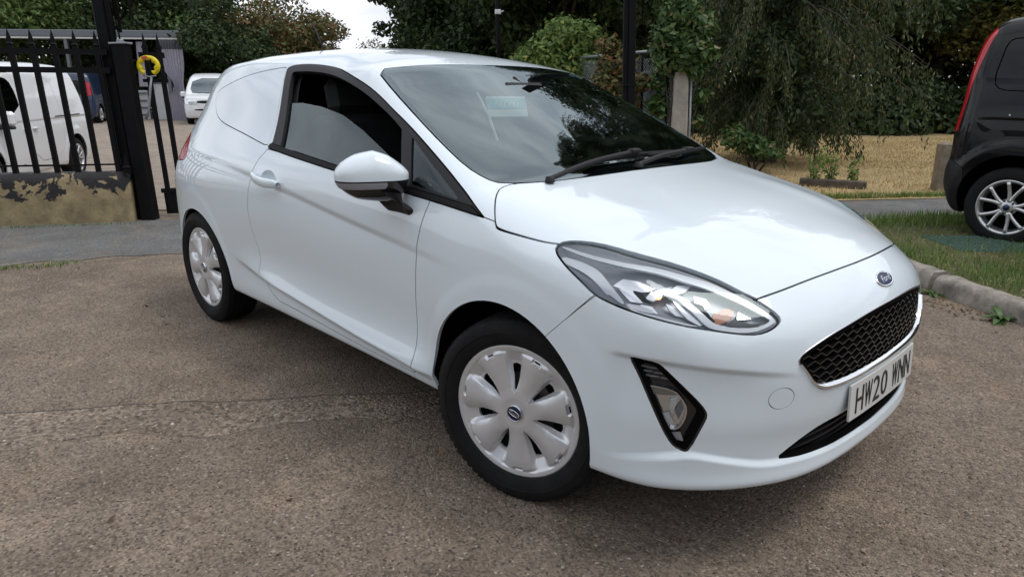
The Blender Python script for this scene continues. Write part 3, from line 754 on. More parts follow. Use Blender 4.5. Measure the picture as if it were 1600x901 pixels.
# fog-lamp pockets
FOG = [(-.812, .612), (-.807, .624), (-.794, .620), (-.779, .615), (-.768, .599), (-.742, .558), (-.715, .520), (-.695, .490), (-.689, .469), (-.695, .438), (-.706, .366), (-.716, .360), (-.734, .371), (-.746, .393), (-.768, .457), (-.787, .521), (-.800, .573)]
FOGX = rnd([(.414, .614), (.424, .624), (.454, .620), (.480, .615), (.498, .599), (.536, .558), (.569, .520), (.590, .490), (.596, .469), (.588, .438), (.564, .364), (.552, .360), (.530, .372), (.516, .394), (.489, .457), (.460, .521), (.437, .573)], 1)
FLENS = smooth_poly([(.455, .545), (.522, .537), (.542, .514), (.556, .486), (.552, .447), (.537, .419), (.515, .422), (.482, .478)], 1)
for gt in (SIDE_R, SIDE_L):
    Mp = sh.take(FOGX, 'xz', lambda V, N, gt=gt: gt(V, N) & (V[:, 0] > .35) & (V[:, 2] < .66), g=0)
    sdp = region(Mp, FOGX, 'xz')
    pk = surf_obj('fog_lamp_pocket', offset(Mp, .002+.022*np.clip(-sdp/.016, 0, 1)), 'black_gloss', car)
    s0 = region(Mp, FLENS, 'xz'); Mx = subdivide_near(Mp, s0, .012); s0 = region(Mx, FLENS, 'xz'); Mx = clip(Mx, -s0); s0 = region(Mx, FLENS, 'xz')
    surf_obj('fog_reflector', offset(Mx, .018+.004*np.clip(-s0/.03, 0, 1)), 'lamp_silver', pk)
    surf_obj('fog_lens', offset(Mx, .010), 'lens', pk, flange=.01)
    ring = clip(Mx, s0+.0032); surf_obj('fog_ring', offset(ring, .009), 'dull_chrome', pk, flange=.012)
    for fn_, fp, fm_ in (('fog_upper_shade', [(.460, .541), (.520, .534), (.531, .520), (.472, .516)], 'beige_plastic'), ('fog_lower_facet', [(.499, .463), (.516, .471), (.532, .436), (.511, .434)], 'lamp_white'), ('fog_side_facet', [(.516, .508), (.533, .514), (.531, .495), (.524, .468), (.516, .486)], 'lamp_white'), ('fog_dark_facet', [(.528, .476), (.540, .507), (.548, .486), (.539, .450)], 'lamp_grey'), ('fog_foot', [(.522, .409), (.545, .412), (.552, .385), (.529, .390)], 'lamp_grey')):
        p_ = np.asarray(fp); s1 = region(Mp, p_, 'xz'); My = subdivide_near(Mp, s1, .012); s1 = region(My, p_, 'xz'); My = subdivide_near(My, s1, .006); s1 = region(My, p_, 'xz'); surf_obj(fn_, offset(clip(My, -s1), .0135), fm_, pk, flange=.004)
    for (x0, z0, x1, z1) in ((.440, .592, .497, .588), (.444, .580, .510, .575), (.449, .568, .522, .562)):
        pl = np.array([(x0, z0), (x1, z1), (x1, z1-.0025), (x0, z0-.0025)]); s0 = region(Mp, pl, 'xz'); Mx = subdivide_near(Mp, s0, .012); s0 = region(Mx, pl, 'xz'); Mx = subdivide_near(Mx, s0, .006); s0 = region(Mx, pl, 'xz')
        surf_obj('pocket_fin', offset(clip(Mx, -s0), .018), 'lamp_grey', pk, flange=.006)

# towing-eye cover on the near side
tw = np.stack([-.519+.0335*np.cos(th), .5115+.031*np.sin(th)], 1)
Mt = sh.take(tw, 'yz', lambda V, N: (V[:, 0] > .5) & (V[:, 1] < -.3), g=.0022)
surf_obj('towing_eye_cover', Mt, 'white_paint', car, flange=.006)

# tail lamps
TL = rnd([(-3.3, 1.005), (-2.88, 1.03), (-2.80, 1.022), (-2.70, .965), (-2.645, .905), (-2.70, .880), (-3.3, .84)], 1)
for gt in (lambda V, N: V[:, 1] < -.30, lambda V, N: V[:, 1] > .30):
    Mt = sh.take(TL, 'xz', lambda V, N, gt=gt: gt(V, N) & (V[:, 0] < -2.5), g=.004)
    surf_obj('tail_lamp', Mt, 'red_lamp', car, flange=.01)
# rear window
RW = rnd([(-.50, 1.09), (-.47, 1.30), (-.35, 1.345), (.35, 1.345), (.47, 1.30), (.50, 1.09), (.3, 1.06), (-.3, 1.06)], 1)
Mr = sh.take(RW, 'yz', lambda V, N: V[:, 0] < -2.7, g=.004); surf_obj('rear_window', Mr, 'black_gloss', car, flange=.01)
HT = [(-.60, .66), (-.62, .86), (-.60, 1.06), (-.545, 1.36), (.545, 1.36), (.60, 1.06), (.62, .86), (.60, .66)]
Mr = sh.take(rnd(HT, 1), 'yz', lambda V, N: (V[:, 0] < -2.75) & (N[:, 0] < -.25), g=.005); surf_obj('tailgate', Mr, 'white_paint', car, flange=.012)

# bonnet (outline in plan)
BN = [(-.219, -.672), (-.168, -.749), (-.097, -.818), (-.071, -.822), (.034, -.806), (.125, -.79), (.20, -.76), (.30, -.70), (.40, -.64), (.50, -.58), (.612, -.514), (.614, -.513), (.6145, -.512), (.615, -.511), (.646, -.406), (.678, -.237), (.693, -.10), (.696, 0)]
BNR = [(-.219, -.672), (-.165, -.533), (-.140, -.43), (-.118, -.25), (-.11, 0)]
bn_poly = np.concatenate([sym(BN), sym(BNR)[::-1][1:-1]])
Mb = sh.take(rnd(bn_poly, 2), 'xy', lambda V, N: (V[:, 2] > .74) & (N[:, 2] > .12), g=.005, fine=True)
surf_obj('bonnet', Mb, 'white_paint', car, flange=.014)
# bumper: everything ahead of the joint that runs from the lamp to the arch
BP = np.array([(.150, .615), (.308, .768), (.40, .80), (.60, .85), (1., .85), (1., .1), (.10, .1), (.10, .57)])
Mf = sh.take(BP, 'xz', None, g=.0018, field=lambda M: np.where(M[0][:, 0] > -.2, region(M, BP, 'xz'), .06))
bs = Shell(Mf)
surf_obj('front_bumper', bs.M, 'white_paint', car, flange=.012)
sh.gap += bs.gap
# doors and wings
DR = [(-1.637, 1.021), (-1.683, .972), (-1.707, .920), (-1.735, .841), (-1.75, .739), (-1.737, .647), (-1.704, .565), (-1.690, .505), (-1.695, .445), (-1.680, .385), (-1.632, .349), (-1.562, .327), (-1.382, .320), (-1.094, .305), (-.841, .294), (-.608, .290), (-.52, .292), (-.485, .330), (-.477, .370), (-.469, .560), (-.451, .754), (-.428, .851), (-.402, .945), (-.667, .966), (-.994, .986), (-1.392, 1.010)]
WG = [(-.145, .919), (-.097, .912), (.0, .903), (.125, .888), (.24, .86), (.31, .775), (.16, .62), (-.02, .40), (-.2, .22), (-.52, .22), (-.52, .292), (-.485, .330), (-.477, .370), (-.469, .560), (-.451, .754), (-.428, .851), (-.405, .940)]
doors = []
for nm, gt in (('R', SIDE_R), ('L', SIDE_L)):
    Md = sh.take(np.asarray(DR), 'xz', lambda V, N, gt=gt: gt(V, N) & (V[:, 2] < 1.05), g=.0052)
    qx = (Md[0][:, 0]+1.530)/.078; qz = (Md[0][:, 2]-.897+.07*(Md[0][:, 0]+1.530))/.040; qq = np.sqrt(qx**2+qz**2)-1
    Md = clip(Md, np.clip(qq, -1, 1)*.04)
    d = surf_obj('door', Md, 'white_paint', car, flange=.015); doors.append(d)
    Mw = sh.take(np.asarray(WG), 'xz', lambda V, N, gt=gt: gt(V, N) & (V[:, 2] < .95), g=.003)
    surf_obj('wing', Mw, 'white_paint', car, flange=.012)
surf_obj('body_shell', sh.M, 'white_paint', car, flange=.012)
surf_obj('panel_seal', merge([g_ for g_ in sh.gap if len(g_[2])]), 'dark_void', car)

# cabin lining (inside of roof, doors and screen pillars)
Ml = offset(BODY, .045); V, Nn, T = Ml
k = (V[:, 0] > -3.0) & (V[:, 0] < .05) & (V[:, 2] > .34) & ((V[:, 2] > .90) | ((V[:, 0] > -1.9) & (V[:, 0] < -.47)))
Ml = clip(Ml, np.where(k, 1., -1.))
for pl, pn, gt in ((WIN, 'xz', SIDE_R), (WIN, 'xz', SIDE_L), (np.asarray(QTR), 'xz', SIDE_R), (np.asarray(QTR), 'xz', SIDE_L)):
    Ml = clip(Ml, region(Ml, pl, pn, lambda V, N, gt=gt: gt(V, N) & (V[:, 2] > .9))-.002)
Ml = clip(Ml, region(Ml, clear_poly, 'xy', lambda V, N: (V[:, 2] > .9))-.004)
surf_obj('cabin_lining', Ml, 'lining', car)
# ------------------------------------------------------------------ wheels of the white car
def cover_surface(Rr=.2295, ns=7):
    """silver wheel trim: seven broad spokes, openings between them, a slot at each spoke tip; axis -y"""
    r = np.concatenate([np.linspace(.026, .205, 64), np.linspace(.2072, Rr, 10)]); a = np.linspace(0, 2*math.pi, 7*56, endpoint=False)
    Rg, A = np.meshgrid(r, a, indexing='ij')
    seg = 2*math.pi/ns; ph = (A+seg/2) % seg-seg/2                     # angle from the nearest spoke centre
    d = np.abs(Rg*ph); ws = np.interp(Rg, [.03, .055, .08, .14, .20, .206], [.050, .027, .028, .040, .056, .058])
    e = np.abs(Rg*(seg/2-np.abs(ph)))                                   # distance from the middle of the opening
    rais = 1-np.clip((d-ws)/np.interp(Rg, [.05, .08, .14, .2], [.004, .005, .010, .013]), 0, 1)
    base = np.interp(Rg, [.026, .05, .08, .12, .168, .200, .209, .221, .2295], [-.002, -.005, -.020, -.028, -.027, -.012, -.007, -.005, -.012])
    topz = np.interp(Rg, [.026, .05, .08, .12, .17, .196, .204, .209, .221, .2295], [-.002, .001, -.001, .0, .002, .001, -.003, -.006, -.005, -.012])
    # spokes are slightly roofed
    rais = rais*(1-sstep(.200, .209, Rg))
    h = base*(1-rais)+(topz-.010*(d/np.maximum(ws, .01))**2*sstep(.06, .12, Rg))*rais
    slot = sstep(.018, .013, d)*sstep(.188, .193, Rg)*(1-sstep(.202, .206, Rg)); h = h-.007*slot
    V = np.stack([Rg*np.sin(A), -h, Rg*np.cos(A)], -1)
    m, n = Rg.shape
    I = np.arange(m*n).reshape(m, n); J = np.roll(I, -1, 1)
    T = np.concatenate([np.stack([I[:-1], J[:-1], J[1:]], -1).reshape(-1, 3), np.stack([I[:-1], J[1:], I[1:]], -1).reshape(-1, 3)])
    V = V.reshape(-1, 3)
    fn = np.cross(V[T[:, 1]]-V[T[:, 0]], V[T[:, 2]]-V[T[:, 0]]); Nn = np.zeros_like(V)
    for k in range(3): np.add.at(Nn, T[:, k], fn)
    Nn /= np.linalg.norm(Nn, axis=1)[:, None]+1e-12
    if Nn[:, 1].mean() > 0: Nn = -Nn; T = T[:, ::-1]
    wh = np.interp(Rg, [.070, .077, .10, .14, .157, .163], [-.01, .0035, .0075, .0135, .0145, -.01])
    hole = (e-wh).ravel()
    M = clip((V, Nn, T), hole)
    s2 = np.maximum.reduce([np.abs(M[0][:, 1]*0)+0])                     # (slots stay closed: dark tips are cut below)
    Rm = np.hypot(M[0][:, 0], M[0][:, 2]); Am = np.arctan2(M[0][:, 0], M[0][:, 2]); pm = (Am+seg/2) % seg-seg/2
    sl_ = np.maximum(np.abs(Rm*pm)-.011, np.maximum(.195-Rm, Rm-.2000))
    return clip(M, sl_)
COVER = cover_surface()
_o = surf_obj('wheel_cover', COVER, 'silver_paint', None, flange=.008); COVER_ME = _o.data; bpy.data.objects.remove(_o)
if COVER_ME.attributes.get('custom_normal'): COVER_ME.attributes.remove(COVER_ME.attributes['custom_normal'])
COVER_ME.set_sharp_from_angle(angle=R(19))
def tyre_mesh(name, rad=.311, wd=.200, rim=.2300, grooves=True):
    h = wd/2
    prof = [(rim-.004, -h+.028), (rim, -h+.012), (rim+.010, -h+.006), (rim+.026, -h+.001), (rim+.042, -h), (rim+.058, -h+.004), (rad-.012, -h+.012), (rad-.004, -h+.020), (rad-.0015, -h+.028)]
    if grooves:
        for c in (-.048, -.016, .016, .048):
            prof += [(rad-.0005, c-.0055), (rad-.008, c-.0045), (rad-.008, c+.0045), (rad, c+.0055)]
    prof += [(rad-.0015, h-.028), (rad-.004, h-.020), (rad-.012, h-.012), (rad-.03, h-.002), (rim+.03, h), (rim, h-.01), (rim-.004, h-.03)]
    m = MB(); n = 96; m.lathe(prof, n)
    # shoulder blocks
    for k in range(72):
        a = 2*math.pi*k/72
        for sy in (-1, 1):
            c = np.array([math.cos(a), 0, math.sin(a)]); t_ = np.array([-math.sin(a), 0, math.cos(a)])
            m.box(c*(rad-.0062)+np.array([0, sy*(h-.030), 0]), (.018, .028, .0062), ax=np.stack([t_, [0, 1, 0], c]))
    # raised ring on the sidewall
    m.lathe([(rim+.034, -h-.0002), (rim+.035, -h-.0016), (rim+.040, -h-.0016), (rim+.041, -h-.0002)], n)
    return m.mesh(name, 'tyre', angle=35)
TYRE = tyre_mesh('tyre')
def sub_loc(o, M):  # move mesh data
    o.data.transform(M); return o
def make_wheel(parent, loc, rz, spin, outer=1, camber=0.):
    """outer=1: face towards -y"""
    wl = link('wheel', TYRE, parent); wl.location = loc; wl.rotation_euler = (camber, spin, rz if outer == 1 else rz+math.pi)
    wl.rotation_mode = 'YXZ' if False else 'XYZ'
    wl.rotation_euler = (0, 0, 0)
    q = Matrix.Rotation(rz if outer == 1 else rz+math.pi, 4, 'Z') @ Matrix.Rotation(camber, 4, 'X') @ Matrix.Rotation(spin, 4, 'Y')
    wl.matrix_local = Matrix.Translation(loc) @ q
    cv = link('wheel_cover', COVER_ME, wl); cv.location = (0, -.089, 0)
    m = MB(); m.lathe([(.0, -.032), (.212, -.032), (.222, -.050), (.225, -.085), (.230, -.088)], 48); m.build('steel_rim', 'black_rubber', wl, smooth=True)
    m = MB(); m.lathe([(.0, -.044), (.120, -.044), (.122, -.036)], 48); m.build('brake_disc', 'brake_disc', wl)
    m = MB(); m.lathe([(0, -.0955), (.020, -.0952), (.0245, -.094), (.026, -.088)], 36); cp = m.build('centre_cap', 'badge_blue', wl, smooth=True)
    m = MB(); m.lathe([(.0245, -.0942), (.0252, -.0956), (.0265, -.0956), (.0275, -.088)], 36); m.build('cap_ring', 'dull_chrome', wl, smooth=True)
    text_mesh('cap_emblem', 'Ford', .019, 'chrome', wl, frame((0, -.0958, -.001), (1, 0, 0), (0, 0, 1)), .0004, shear=.25)
    th_ = np.linspace(0, 2*math.pi, 25); MB().tube(np.stack([.021*np.cos(th_), np.full(25, -.0956), .0088*np.sin(th_)], 1), .0006, 4).build('emblem_oval', 'chrome', wl)
    return wl
sa = R(15)
make_wheel(car, (-.096*math.sin(sa)+.0, -.822+.096*math.cos(sa), .311), sa, R(22), 1)
make_wheel(car, (-2.493, -.722, .311), 0, R(10), 1, R(1.2))
make_wheel(car, (.0, .722, .311), sa, R(5), -1)
make_wheel(car, (-2.493, .722, .311), 0, R(30), -1)

# ------------------------------------------------------------------ door mirrors
def make_mirror(sgn):
    c = np.array([-.582, -.936, 1.018]); u = np.array([-.42, -.907, 0]); u /= np.linalg.norm(u); v = np.array([u[1]*-1, u[0], 0]); v = np.array([.907, -.42, 0]); w_ = np.array([0, 0, 1.])
    def f_(x, y, z):
        px, py, pz = x-c[0], y-c[1], z-c[2]
        a = px*u[0]+py*u[1]; b = px*v[0]+py*v[1]; h = pz-.012*0
        ht = np.interp(a, [-.14, -.11, -.06, -.01, .05, .10, .13], [.020, .040, .066, .080, .070, .054, .035])   # upper half height
        hb = np.interp(a, [-.14, -.05, .05, .13], [.092, .095, .082, .058])
        hh = np.where(h > 0, h/ht, h/hb)
        an = np.abs(a+.004)/.124; bf = np.where(b > 0, b/.075, b/.055)
        k_ = (an**3.2+np.abs(hh)**2.3+np.abs(bf)**2.4+1e-9)**(1/2.5)-1
        return smax(k_*.06, -b-.030, .012)
    M = build_surface(f_, (-.78, -1.10, .93), (-.42, -.78, 1.12), .006)
    if sgn > 0:
        M = (M[0]*[1, -1, 1], M[1]*[1, -1, 1], M[2][:, ::-1])
    S = lambda V: V[:, 2]-(1.0-.03*(V[:, 0]+.58)) if True else 0
    cut = M[0][:, 2]-(1.002+.05*(-.585-M[0][:, 0])*0)
    cap = clip(M, cut-.0015); lowr = clip(M, -cut-.0015)
    base = surf_obj('door_mirror', offset(lowr, .002), 'black_gloss', car)
    surf_obj('mirror_cap', cap, 'white_paint', base, flange=.004)
    # repeater lens wraps the outer front of the lower half
    V = lowr[0]; a_ = (V[:, 0]-c[0])*u[0]+(V[:, 1]*(1 if sgn < 0 else -1)-c[1])*u[1]
    s0 = np.minimum(np.minimum(a_+.045-.6*np.maximum(.99-V[:, 2], 0), V[:, 2]-(.978)), .999-V[:, 2])
    surf_obj('turn_repeater', (lambda q: (q[0]+q[1]*.0008, q[1], q[2]))(clip(lowr, s0)), 'lamp_grey', base)
    # mirror glass at the back
    # stalk down to the door
    y = -1 if sgn < 0 else 1
    secs = []
    for (cx, cy, cz, rx, ry) in ((-.548, .905, .965, .070, .046), (-.548, .897, .945, .070, .044), (-.550, .884, .922, .072, .042), (-.553, .862, .903, .076, .038), (-.555, .836, .896, .078, .034)):
        a = np.linspace(0, 2*math.pi, 25)
        # sections turn from level to lying against the door
        tl = np.interp(cz, [.889, .925, .978], [.75, .45, .0])
        secs.append(np.stack([cx+rx*np.sign(np.cos(a))*np.abs(np.cos(a))**.8, y*(cy+ry*np.sin(a)*(1-tl*.6)), cz+ry*np.sin(a)*tl*1.3], 1))
    MB().grid(np.array(secs)).build('mirror_stalk', 'black_trim', base, smooth=True)
make_mirror(-1); make_mirror(1)
# the far mirror is folded back against its door
fm = [o for o in car.children if o.name.startswith('door_mirror')][-1]; pv = Matrix.Translation((-.53, .86, 0))
fm.matrix_local = pv @ Matrix.Rotation(R(62), 4, 'Z') @ pv.inverted()

# ------------------------------------------------------------------ door handles
for sgn, dr in ((-1, doors[0]), (1, doors[1])):
    def on_side(x, z, off=0.):
        x = np.atleast_1d(np.asarray(x, float)); z = np.broadcast_to(np.asarray(z, float), x.shape).copy()
        lo_ = np.full(x.shape, .3); hi_ = np.full(x.shape, 1.0)
        for _ in range(24):
            m_ = (lo_+hi_)/2; v_ = car_f(x, m_*sgn, z); lo_ = np.where(v_ < 0, m_, lo_); hi_ = np.where(v_ < 0, hi_, m_)
        P = np.stack([x, lo_*sgn, z], 1); g_ = fgrad(car_f, P); g_ /= np.linalg.norm(g_, axis=1)[:, None]
        return P+g_*off
    # hollow behind the pull
    a = np.linspace(0, 2*math.pi, 40); rings = []
    for q, dp in ((1.0, .0), (.93, .009), (.8, .018), (.55, .025), (.25, .028), (.02, .028)):
        rings.append(on_side(-1.530+.078*q*np.cos(a), .897+.040*q*np.sin(a)-.07*(.078*q*np.cos(a)), -dp))
    m = MB(); m.grid(np.array(rings)); m.build('handle_recess', 'white_paint', dr, smooth=True)
    xs = np.linspace(-1.672, -1.415, 26); t_ = (xs+1.672)/.257
    zc = .902-.060*(xs+1.672)-.012*np.sin(t_*math.pi)
    off = .007+.030*np.sin(np.clip(t_, 0, 1)*math.pi)**.55
    hz = .019+.002*np.sin(t_*math.pi); hz[0] *= .45; hz[1] *= .8; hz[-1] *= .5; hz[-2] *= .85
    P0 = on_side(xs, zc, 0); 
    nrm = np.array([0, sgn, 0.25]); nrm = nrm/np.linalg.norm(nrm)
    ctr = P0+nrm*off[:, None]; sec = []
    for ang in np.linspace(0, 2*math.pi, 17):
        sec.append(ctr+np.cos(ang)*hz[:, None]*np.array([0, 0, 1.])+np.sin(ang)*.012*nrm)
    MB().grid(np.array(sec)).build('door_handle', 'white_paint', dr, smooth=True)

# ------------------------------------------------------------------ number plate, badge
py = np.linspace(-.26, .26, 27)
pc, pg = on_front(py, np.full_like(py, .441), 0)
bow = .812-.10*py**2
Pl = lambda off, z: np.stack([bow+off-.06*(z-.44), py, np.full_like(py, z)], 1)
m = MB(); m.grid(np.stack([Pl(-.006, .496), Pl(0, .4955), Pl(0, .3865), Pl(-.006, .386)]))
e_ = np.stack([Pl(0, .4955), Pl(0, .3865), Pl(-.006, .386), Pl(-.006, .496)])[:, [0, -1]]
m.add(e_[:, 0], [(0, 1, 2, 3)]); m.add(e_[:, 1], [(3, 2, 1, 0)])
plate = m.build('number_plate', 'plate_white', car)
chars = 'HW20 WNN'; wds = [.05]*8; xpos = []; x0 = -.232
for ch in chars:
    if ch == ' ': x0 += .033; continue
    xpos.append((ch, x0+.025)); x0 += .061
tot = xpos[-1][1]-xpos[0][1]
for ch, yc in xpos:
    yc = yc-(xpos[0][1]+xpos[-1][1])/2
    o_ = (.812-.10*yc*yc+.0012, yc, .441)
    tx = (.2*-yc, 1, 0)
    lt = text_mesh('plate_letter', ch, .110, 'plate_black', plate, Matrix.Identity(4), .0006, bold=-.0004)
    q = np.array([v.co[:] for v in lt.data.vertices]); lo_, hi_ = q.min(0), q.max(0); c_ = (lo_+hi_)/2
    lt.data.transform(frame(o_, (-.2*yc, 1, 0), (-.06, 0, 1)) @ Matrix.Diagonal((.050/(hi_[0]-lo_[0]), .079/(hi_[1]-lo_[1]), 1, 1)) @ Matrix.Translation((-c_[0], -c_[1], 0)))
text_mesh('plate_maker_line', 'HW20', .009, 'plate_black', plate, frame((.8135, .02, .3925), (0, 1, 0), (-.06, 0, 1)), .0003)
for yc in (-.150, .150): MB().lathe([(0, .004), (.006, .004), (.008, .0)], 16, 'x', (.811-.10*yc*yc, yc, .441)).build('plate_screw', 'plate_black', plate, smooth=True)
bp, bgn = on_front([0.], [.757], 0); bn_ = bgn[0]; bo = bp[0]
bx = np.array([0, 1., 0]); by = np.cross(bn_, bx)
a = np.linspace(0, 2*math.pi, 41)
def oval(rx, ry, off): return bo+bn_*off+rx*np.cos(a)[:, None]*bx+ry*np.sin(a)[:, None]*by
m = MB(); m.grid(np.array([oval(.058, .0255, -.002), oval(.058, .0255, .003), oval(.0555, .023, .0045), oval(.052, .020, .003)])); badge = m.build('bonnet_badge', 'chrome', car, smooth=True)
m = MB(); m.grid(np.array([oval(.0525, .0205, .003), oval(.03, .010, .0042), oval(.001, .001, .0045)])); m.build('badge_field', 'badge_blue', badge, smooth=True)
text_mesh('badge_script', 'Ford', .029, 'chrome', badge, frame(bo+bn_*.0048, bx, by), .0006, shear=.3, sx=1.15)

# ------------------------------------------------------------------ wipers, aerial
def on_top(x, y, off=0.):
    x = np.atleast_1d(np.asarray(x, float)); y = np.broadcast_to(np.asarray(y, float), x.shape).copy(); lo_ = np.full(x.shape, .5); hi_ = np.full(x.shape, 1.6)
    for _ in range(24):
        m_ = (lo_+hi_)/2; v_ = car_f(x, y, m_); lo_ = np.where(v_ < 0, m_, lo_); hi_ = np.where(v_ < 0, hi_, m_)
    return np.stack([x, y, lo_], 1)+[0, 0, off]
def wiper(blade, arm):
    b = on_top([p[0] for p in blade], [p[1] for p in blade], .020)
    n = 14; t_ = np.linspace(0, 1, n); bb = np.stack([np.interp(t_, np.linspace(0, 1, len(b)), b[:, k]) for k in range(3)], 1)
    o = MB().tube(bb, np.r_[.004, np.full(n-2, .0085), .006], 8).build('wiper', 'black_rubber', car, smooth=True)
    q = on_top([p[0] for p in arm], [p[1] for p in arm], .034); q[0][2] -= .02
    MB().tube(smooth_poly(q, 2, False), .0095, 8).build('wiper_arm', 'black_trim', o, smooth=True)
    MB().box((q[-1]+[0, 0, .004]), (.03, .055, .018), bev=.005).build('wiper_joint', 'black_trim', o)
    MB().lathe([(0, .02), (.014, .018), (.017, 0)], 16, 'z', q[0]-[0, 0, .01]).build('wiper_pivot', 'black_trim', o, smooth=True)
wiper([(-.178, -.30), (-.176, 0), (-.185, .27)], [(-.148, -.52), (-.160, -.30), (-.172, -.03)])
wiper([(-.165, .05), (-.18, .30), (-.25, .60)], [(-.125, -.06), (-.14, .12), (-.172, .34)])
# scuttle panel under the wipers
ys = np.linspace(-.66, .66, 61); xf = np.interp(np.abs(ys), [0, .25, .43, .533, .672], [-.11, -.118, -.14, -.165, -.219])
m = MB(); m.grid(np.stack([on_top(xf+.014, ys, -.020), on_top(xf-.012, ys, -.004)])); m.build('scuttle', 'black_trim', car, smooth=True)
ab = on_top([-2.44], [0.])[0]
m = MB(); m.tube([ab-[0, 0, .01], ab+[-.004, 0, .012], ab+[-.012, 0, .028]], [.020, .015, .007], 12); aer = m.build('aerial', 'black_trim', car, smooth=True)
MB().tube([ab+[-.010, 0, .024], ab+[-.065, 0, .10], ab+[-.125, 0, .185]], [.0055, .005, .004], 8).build('aerial_rod', 'black_trim', aer, smooth=True)

# ------------------------------------------------------------------ cabin
m = MB()
sec = []
for y in np.linspace(-.66, .66, 15):
    k = 1-.04*(y/.66)**2
    sec.append([(-.16-.08*y*y, y, .93), (-.30-.06*y*y, y, .972*k), (-.45, y, .985*k), (-.60, y, .965*k), (-.68, y, .90), (-.66, y, .70), (-.55, y, .55)])
m.grid(sec); dash = m.build('dashboard', 'lining', car, smooth=True)
# steering wheel on the near (right-hand) side
c_ = np.array([-.74, -.37, .93]); ax_ = np.array([-.90, 0, .43]); e1 = np.array([0, 1., 0]); e2 = np.cross(ax_, e1)
a = np.linspace(0, 2*math.pi, 41); MB().tube(c_+.183*(np.cos(a)[:, None]*e1+np.sin(a)[:, None]*e2), .016, 10, cap=False).build('steering_wheel', 'black_rubber', car, smooth=True)
st_ = car.children[-1] if False else None
m = MB(); m.box(c_, (.05, .16, .10), ax=np.stack([ax_, e1, e2]), bev=.02)
for an in (0, math.pi, -math.pi/2): m.tube([c_, c_+.18*(math.cos(an)*e1+math.sin(an)*e2)], .014, 8)
m.tube([c_, c_-ax_*.22], .03, 10); m.build('steering_boss', 'lining', car, smooth=True)
# cowl over the instruments
m = MB(); a = np.linspace(0, math.pi, 13)
m.grid(np.array([np.stack([np.full(13, x), -.37+.17*np.cos(a), .955+h_*np.sin(a)], 1) for x, h_ in ((-.40, .03), (-.50, .07), (-.60, .075))])); m.build('instrument_cowl', 'lining', car, smooth=True)
for y in (-.37, .37):
    m = MB(); m.box((-1.20, y, .52), (.50, .48, .16), bev=.05); seat = m.build('seat', 'lining', car, smooth=False)
    m = MB(); q = R(14); axr = np.array([[math.cos(q), 0, math.sin(q)], [0, 1, 0], [-math.sin(q), 0, math.cos(q)]]); m.box((-1.50, y, .86), (.14, .47, .62), ax=axr, bev=.05); m.build('backrest', 'lining', seat)
    m = MB(); m.box((-1.59, y, 1.245), (.09, .26, .17), ax=axr, bev=.035); m.tube([(-1.57, y-.05, 1.12), (-1.585, y-.05, 1.2)], .006, 6); m.tube([(-1.57, y+.05, 1.12), (-1.585, y+.05, 1.2)], .006, 6); m.build('headrest', 'lining', seat)
m = MB(); m.prism([(-.76, .35), (.76, .35), (.78, .95), (.72, 1.10), (.56, 1.36), (.45, 1.40), (-.45, 1.40), (-.56, 1.36), (-.72, 1.10), (-.78, .95)], -1.80, -1.77, 'yz'); m.build('bulkhead', 'dark_void', car)
MB().box((-1.2, 0, .36), (2.2, 1.44, .03)).build('cabin_floor', 'dark_void', car)
m = MB(); m.box((-.80, 0, 1.285), (.03, .23, .065), bev=.012); m.tube([(-.80, 0, 1.30), (-.86, 0, 1.335)], .010, 8); m.build('interior_mirror', 'black_trim', car)
# price card inside the screen
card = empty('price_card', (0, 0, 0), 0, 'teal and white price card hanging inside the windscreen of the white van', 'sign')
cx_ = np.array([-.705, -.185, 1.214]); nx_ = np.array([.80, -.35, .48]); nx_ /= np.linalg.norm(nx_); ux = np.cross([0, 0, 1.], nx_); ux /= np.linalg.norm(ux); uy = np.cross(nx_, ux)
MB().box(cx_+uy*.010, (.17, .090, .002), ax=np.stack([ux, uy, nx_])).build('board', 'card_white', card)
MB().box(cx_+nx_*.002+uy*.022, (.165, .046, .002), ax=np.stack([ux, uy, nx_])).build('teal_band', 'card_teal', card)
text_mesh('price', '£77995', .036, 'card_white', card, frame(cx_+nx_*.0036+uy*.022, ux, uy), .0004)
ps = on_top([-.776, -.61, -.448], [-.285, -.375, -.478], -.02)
MB().tube(ps, .006, 6).build('reflection_strip', 'card_white', card)  # solid white strip shaped after a bright reflection in the windscreen
# ================================================================== the place
UP = np.array([0, 0, 1.]); LEAN = R(2.2)
def rw(s, t): v = s*RH+t*DH; return np.array([v[0], v[1], 0.])
R3, D3 = rw(1, 0), rw(0, 1)
UPL = UP*math.cos(LEAN)-R3*math.sin(LEAN)       # posts and fences stand a touch to the left
AXS = np.stack([R3, D3, UP])
HEAD = math.atan2(RH[1], RH[0])
def G(s, t, z=None): return np.array(gp(s, t, ground_z(s, t) if z is None else z))
def raw_mesh(name, V, F, m, parent=None):
    """fast mesh from arrays: V (n,3), F (k,3 or 4)"""
    me = bpy.data.meshes.new(name); V = np.asarray(V, np.float32); F = np.asarray(F, np.int32); k = F.shape[1]
    me.vertices.add(len(V)); me.vertices.foreach_set('co', V.ravel()); me.loops.add(F.size); me.loops.foreach_set('vertex_index', F.ravel())
    me.polygons.add(len(F)); me.polygons.foreach_set('loop_start', (np.arange(len(F))*k).astype(np.int32)); me.polygons.foreach_set('loop_total', np.full(len(F), k, np.int32))
    me.update(calc_edges=True); me.materials.append(MATS[m] if isinstance(m, str) else m)
    return link(name, me, parent)
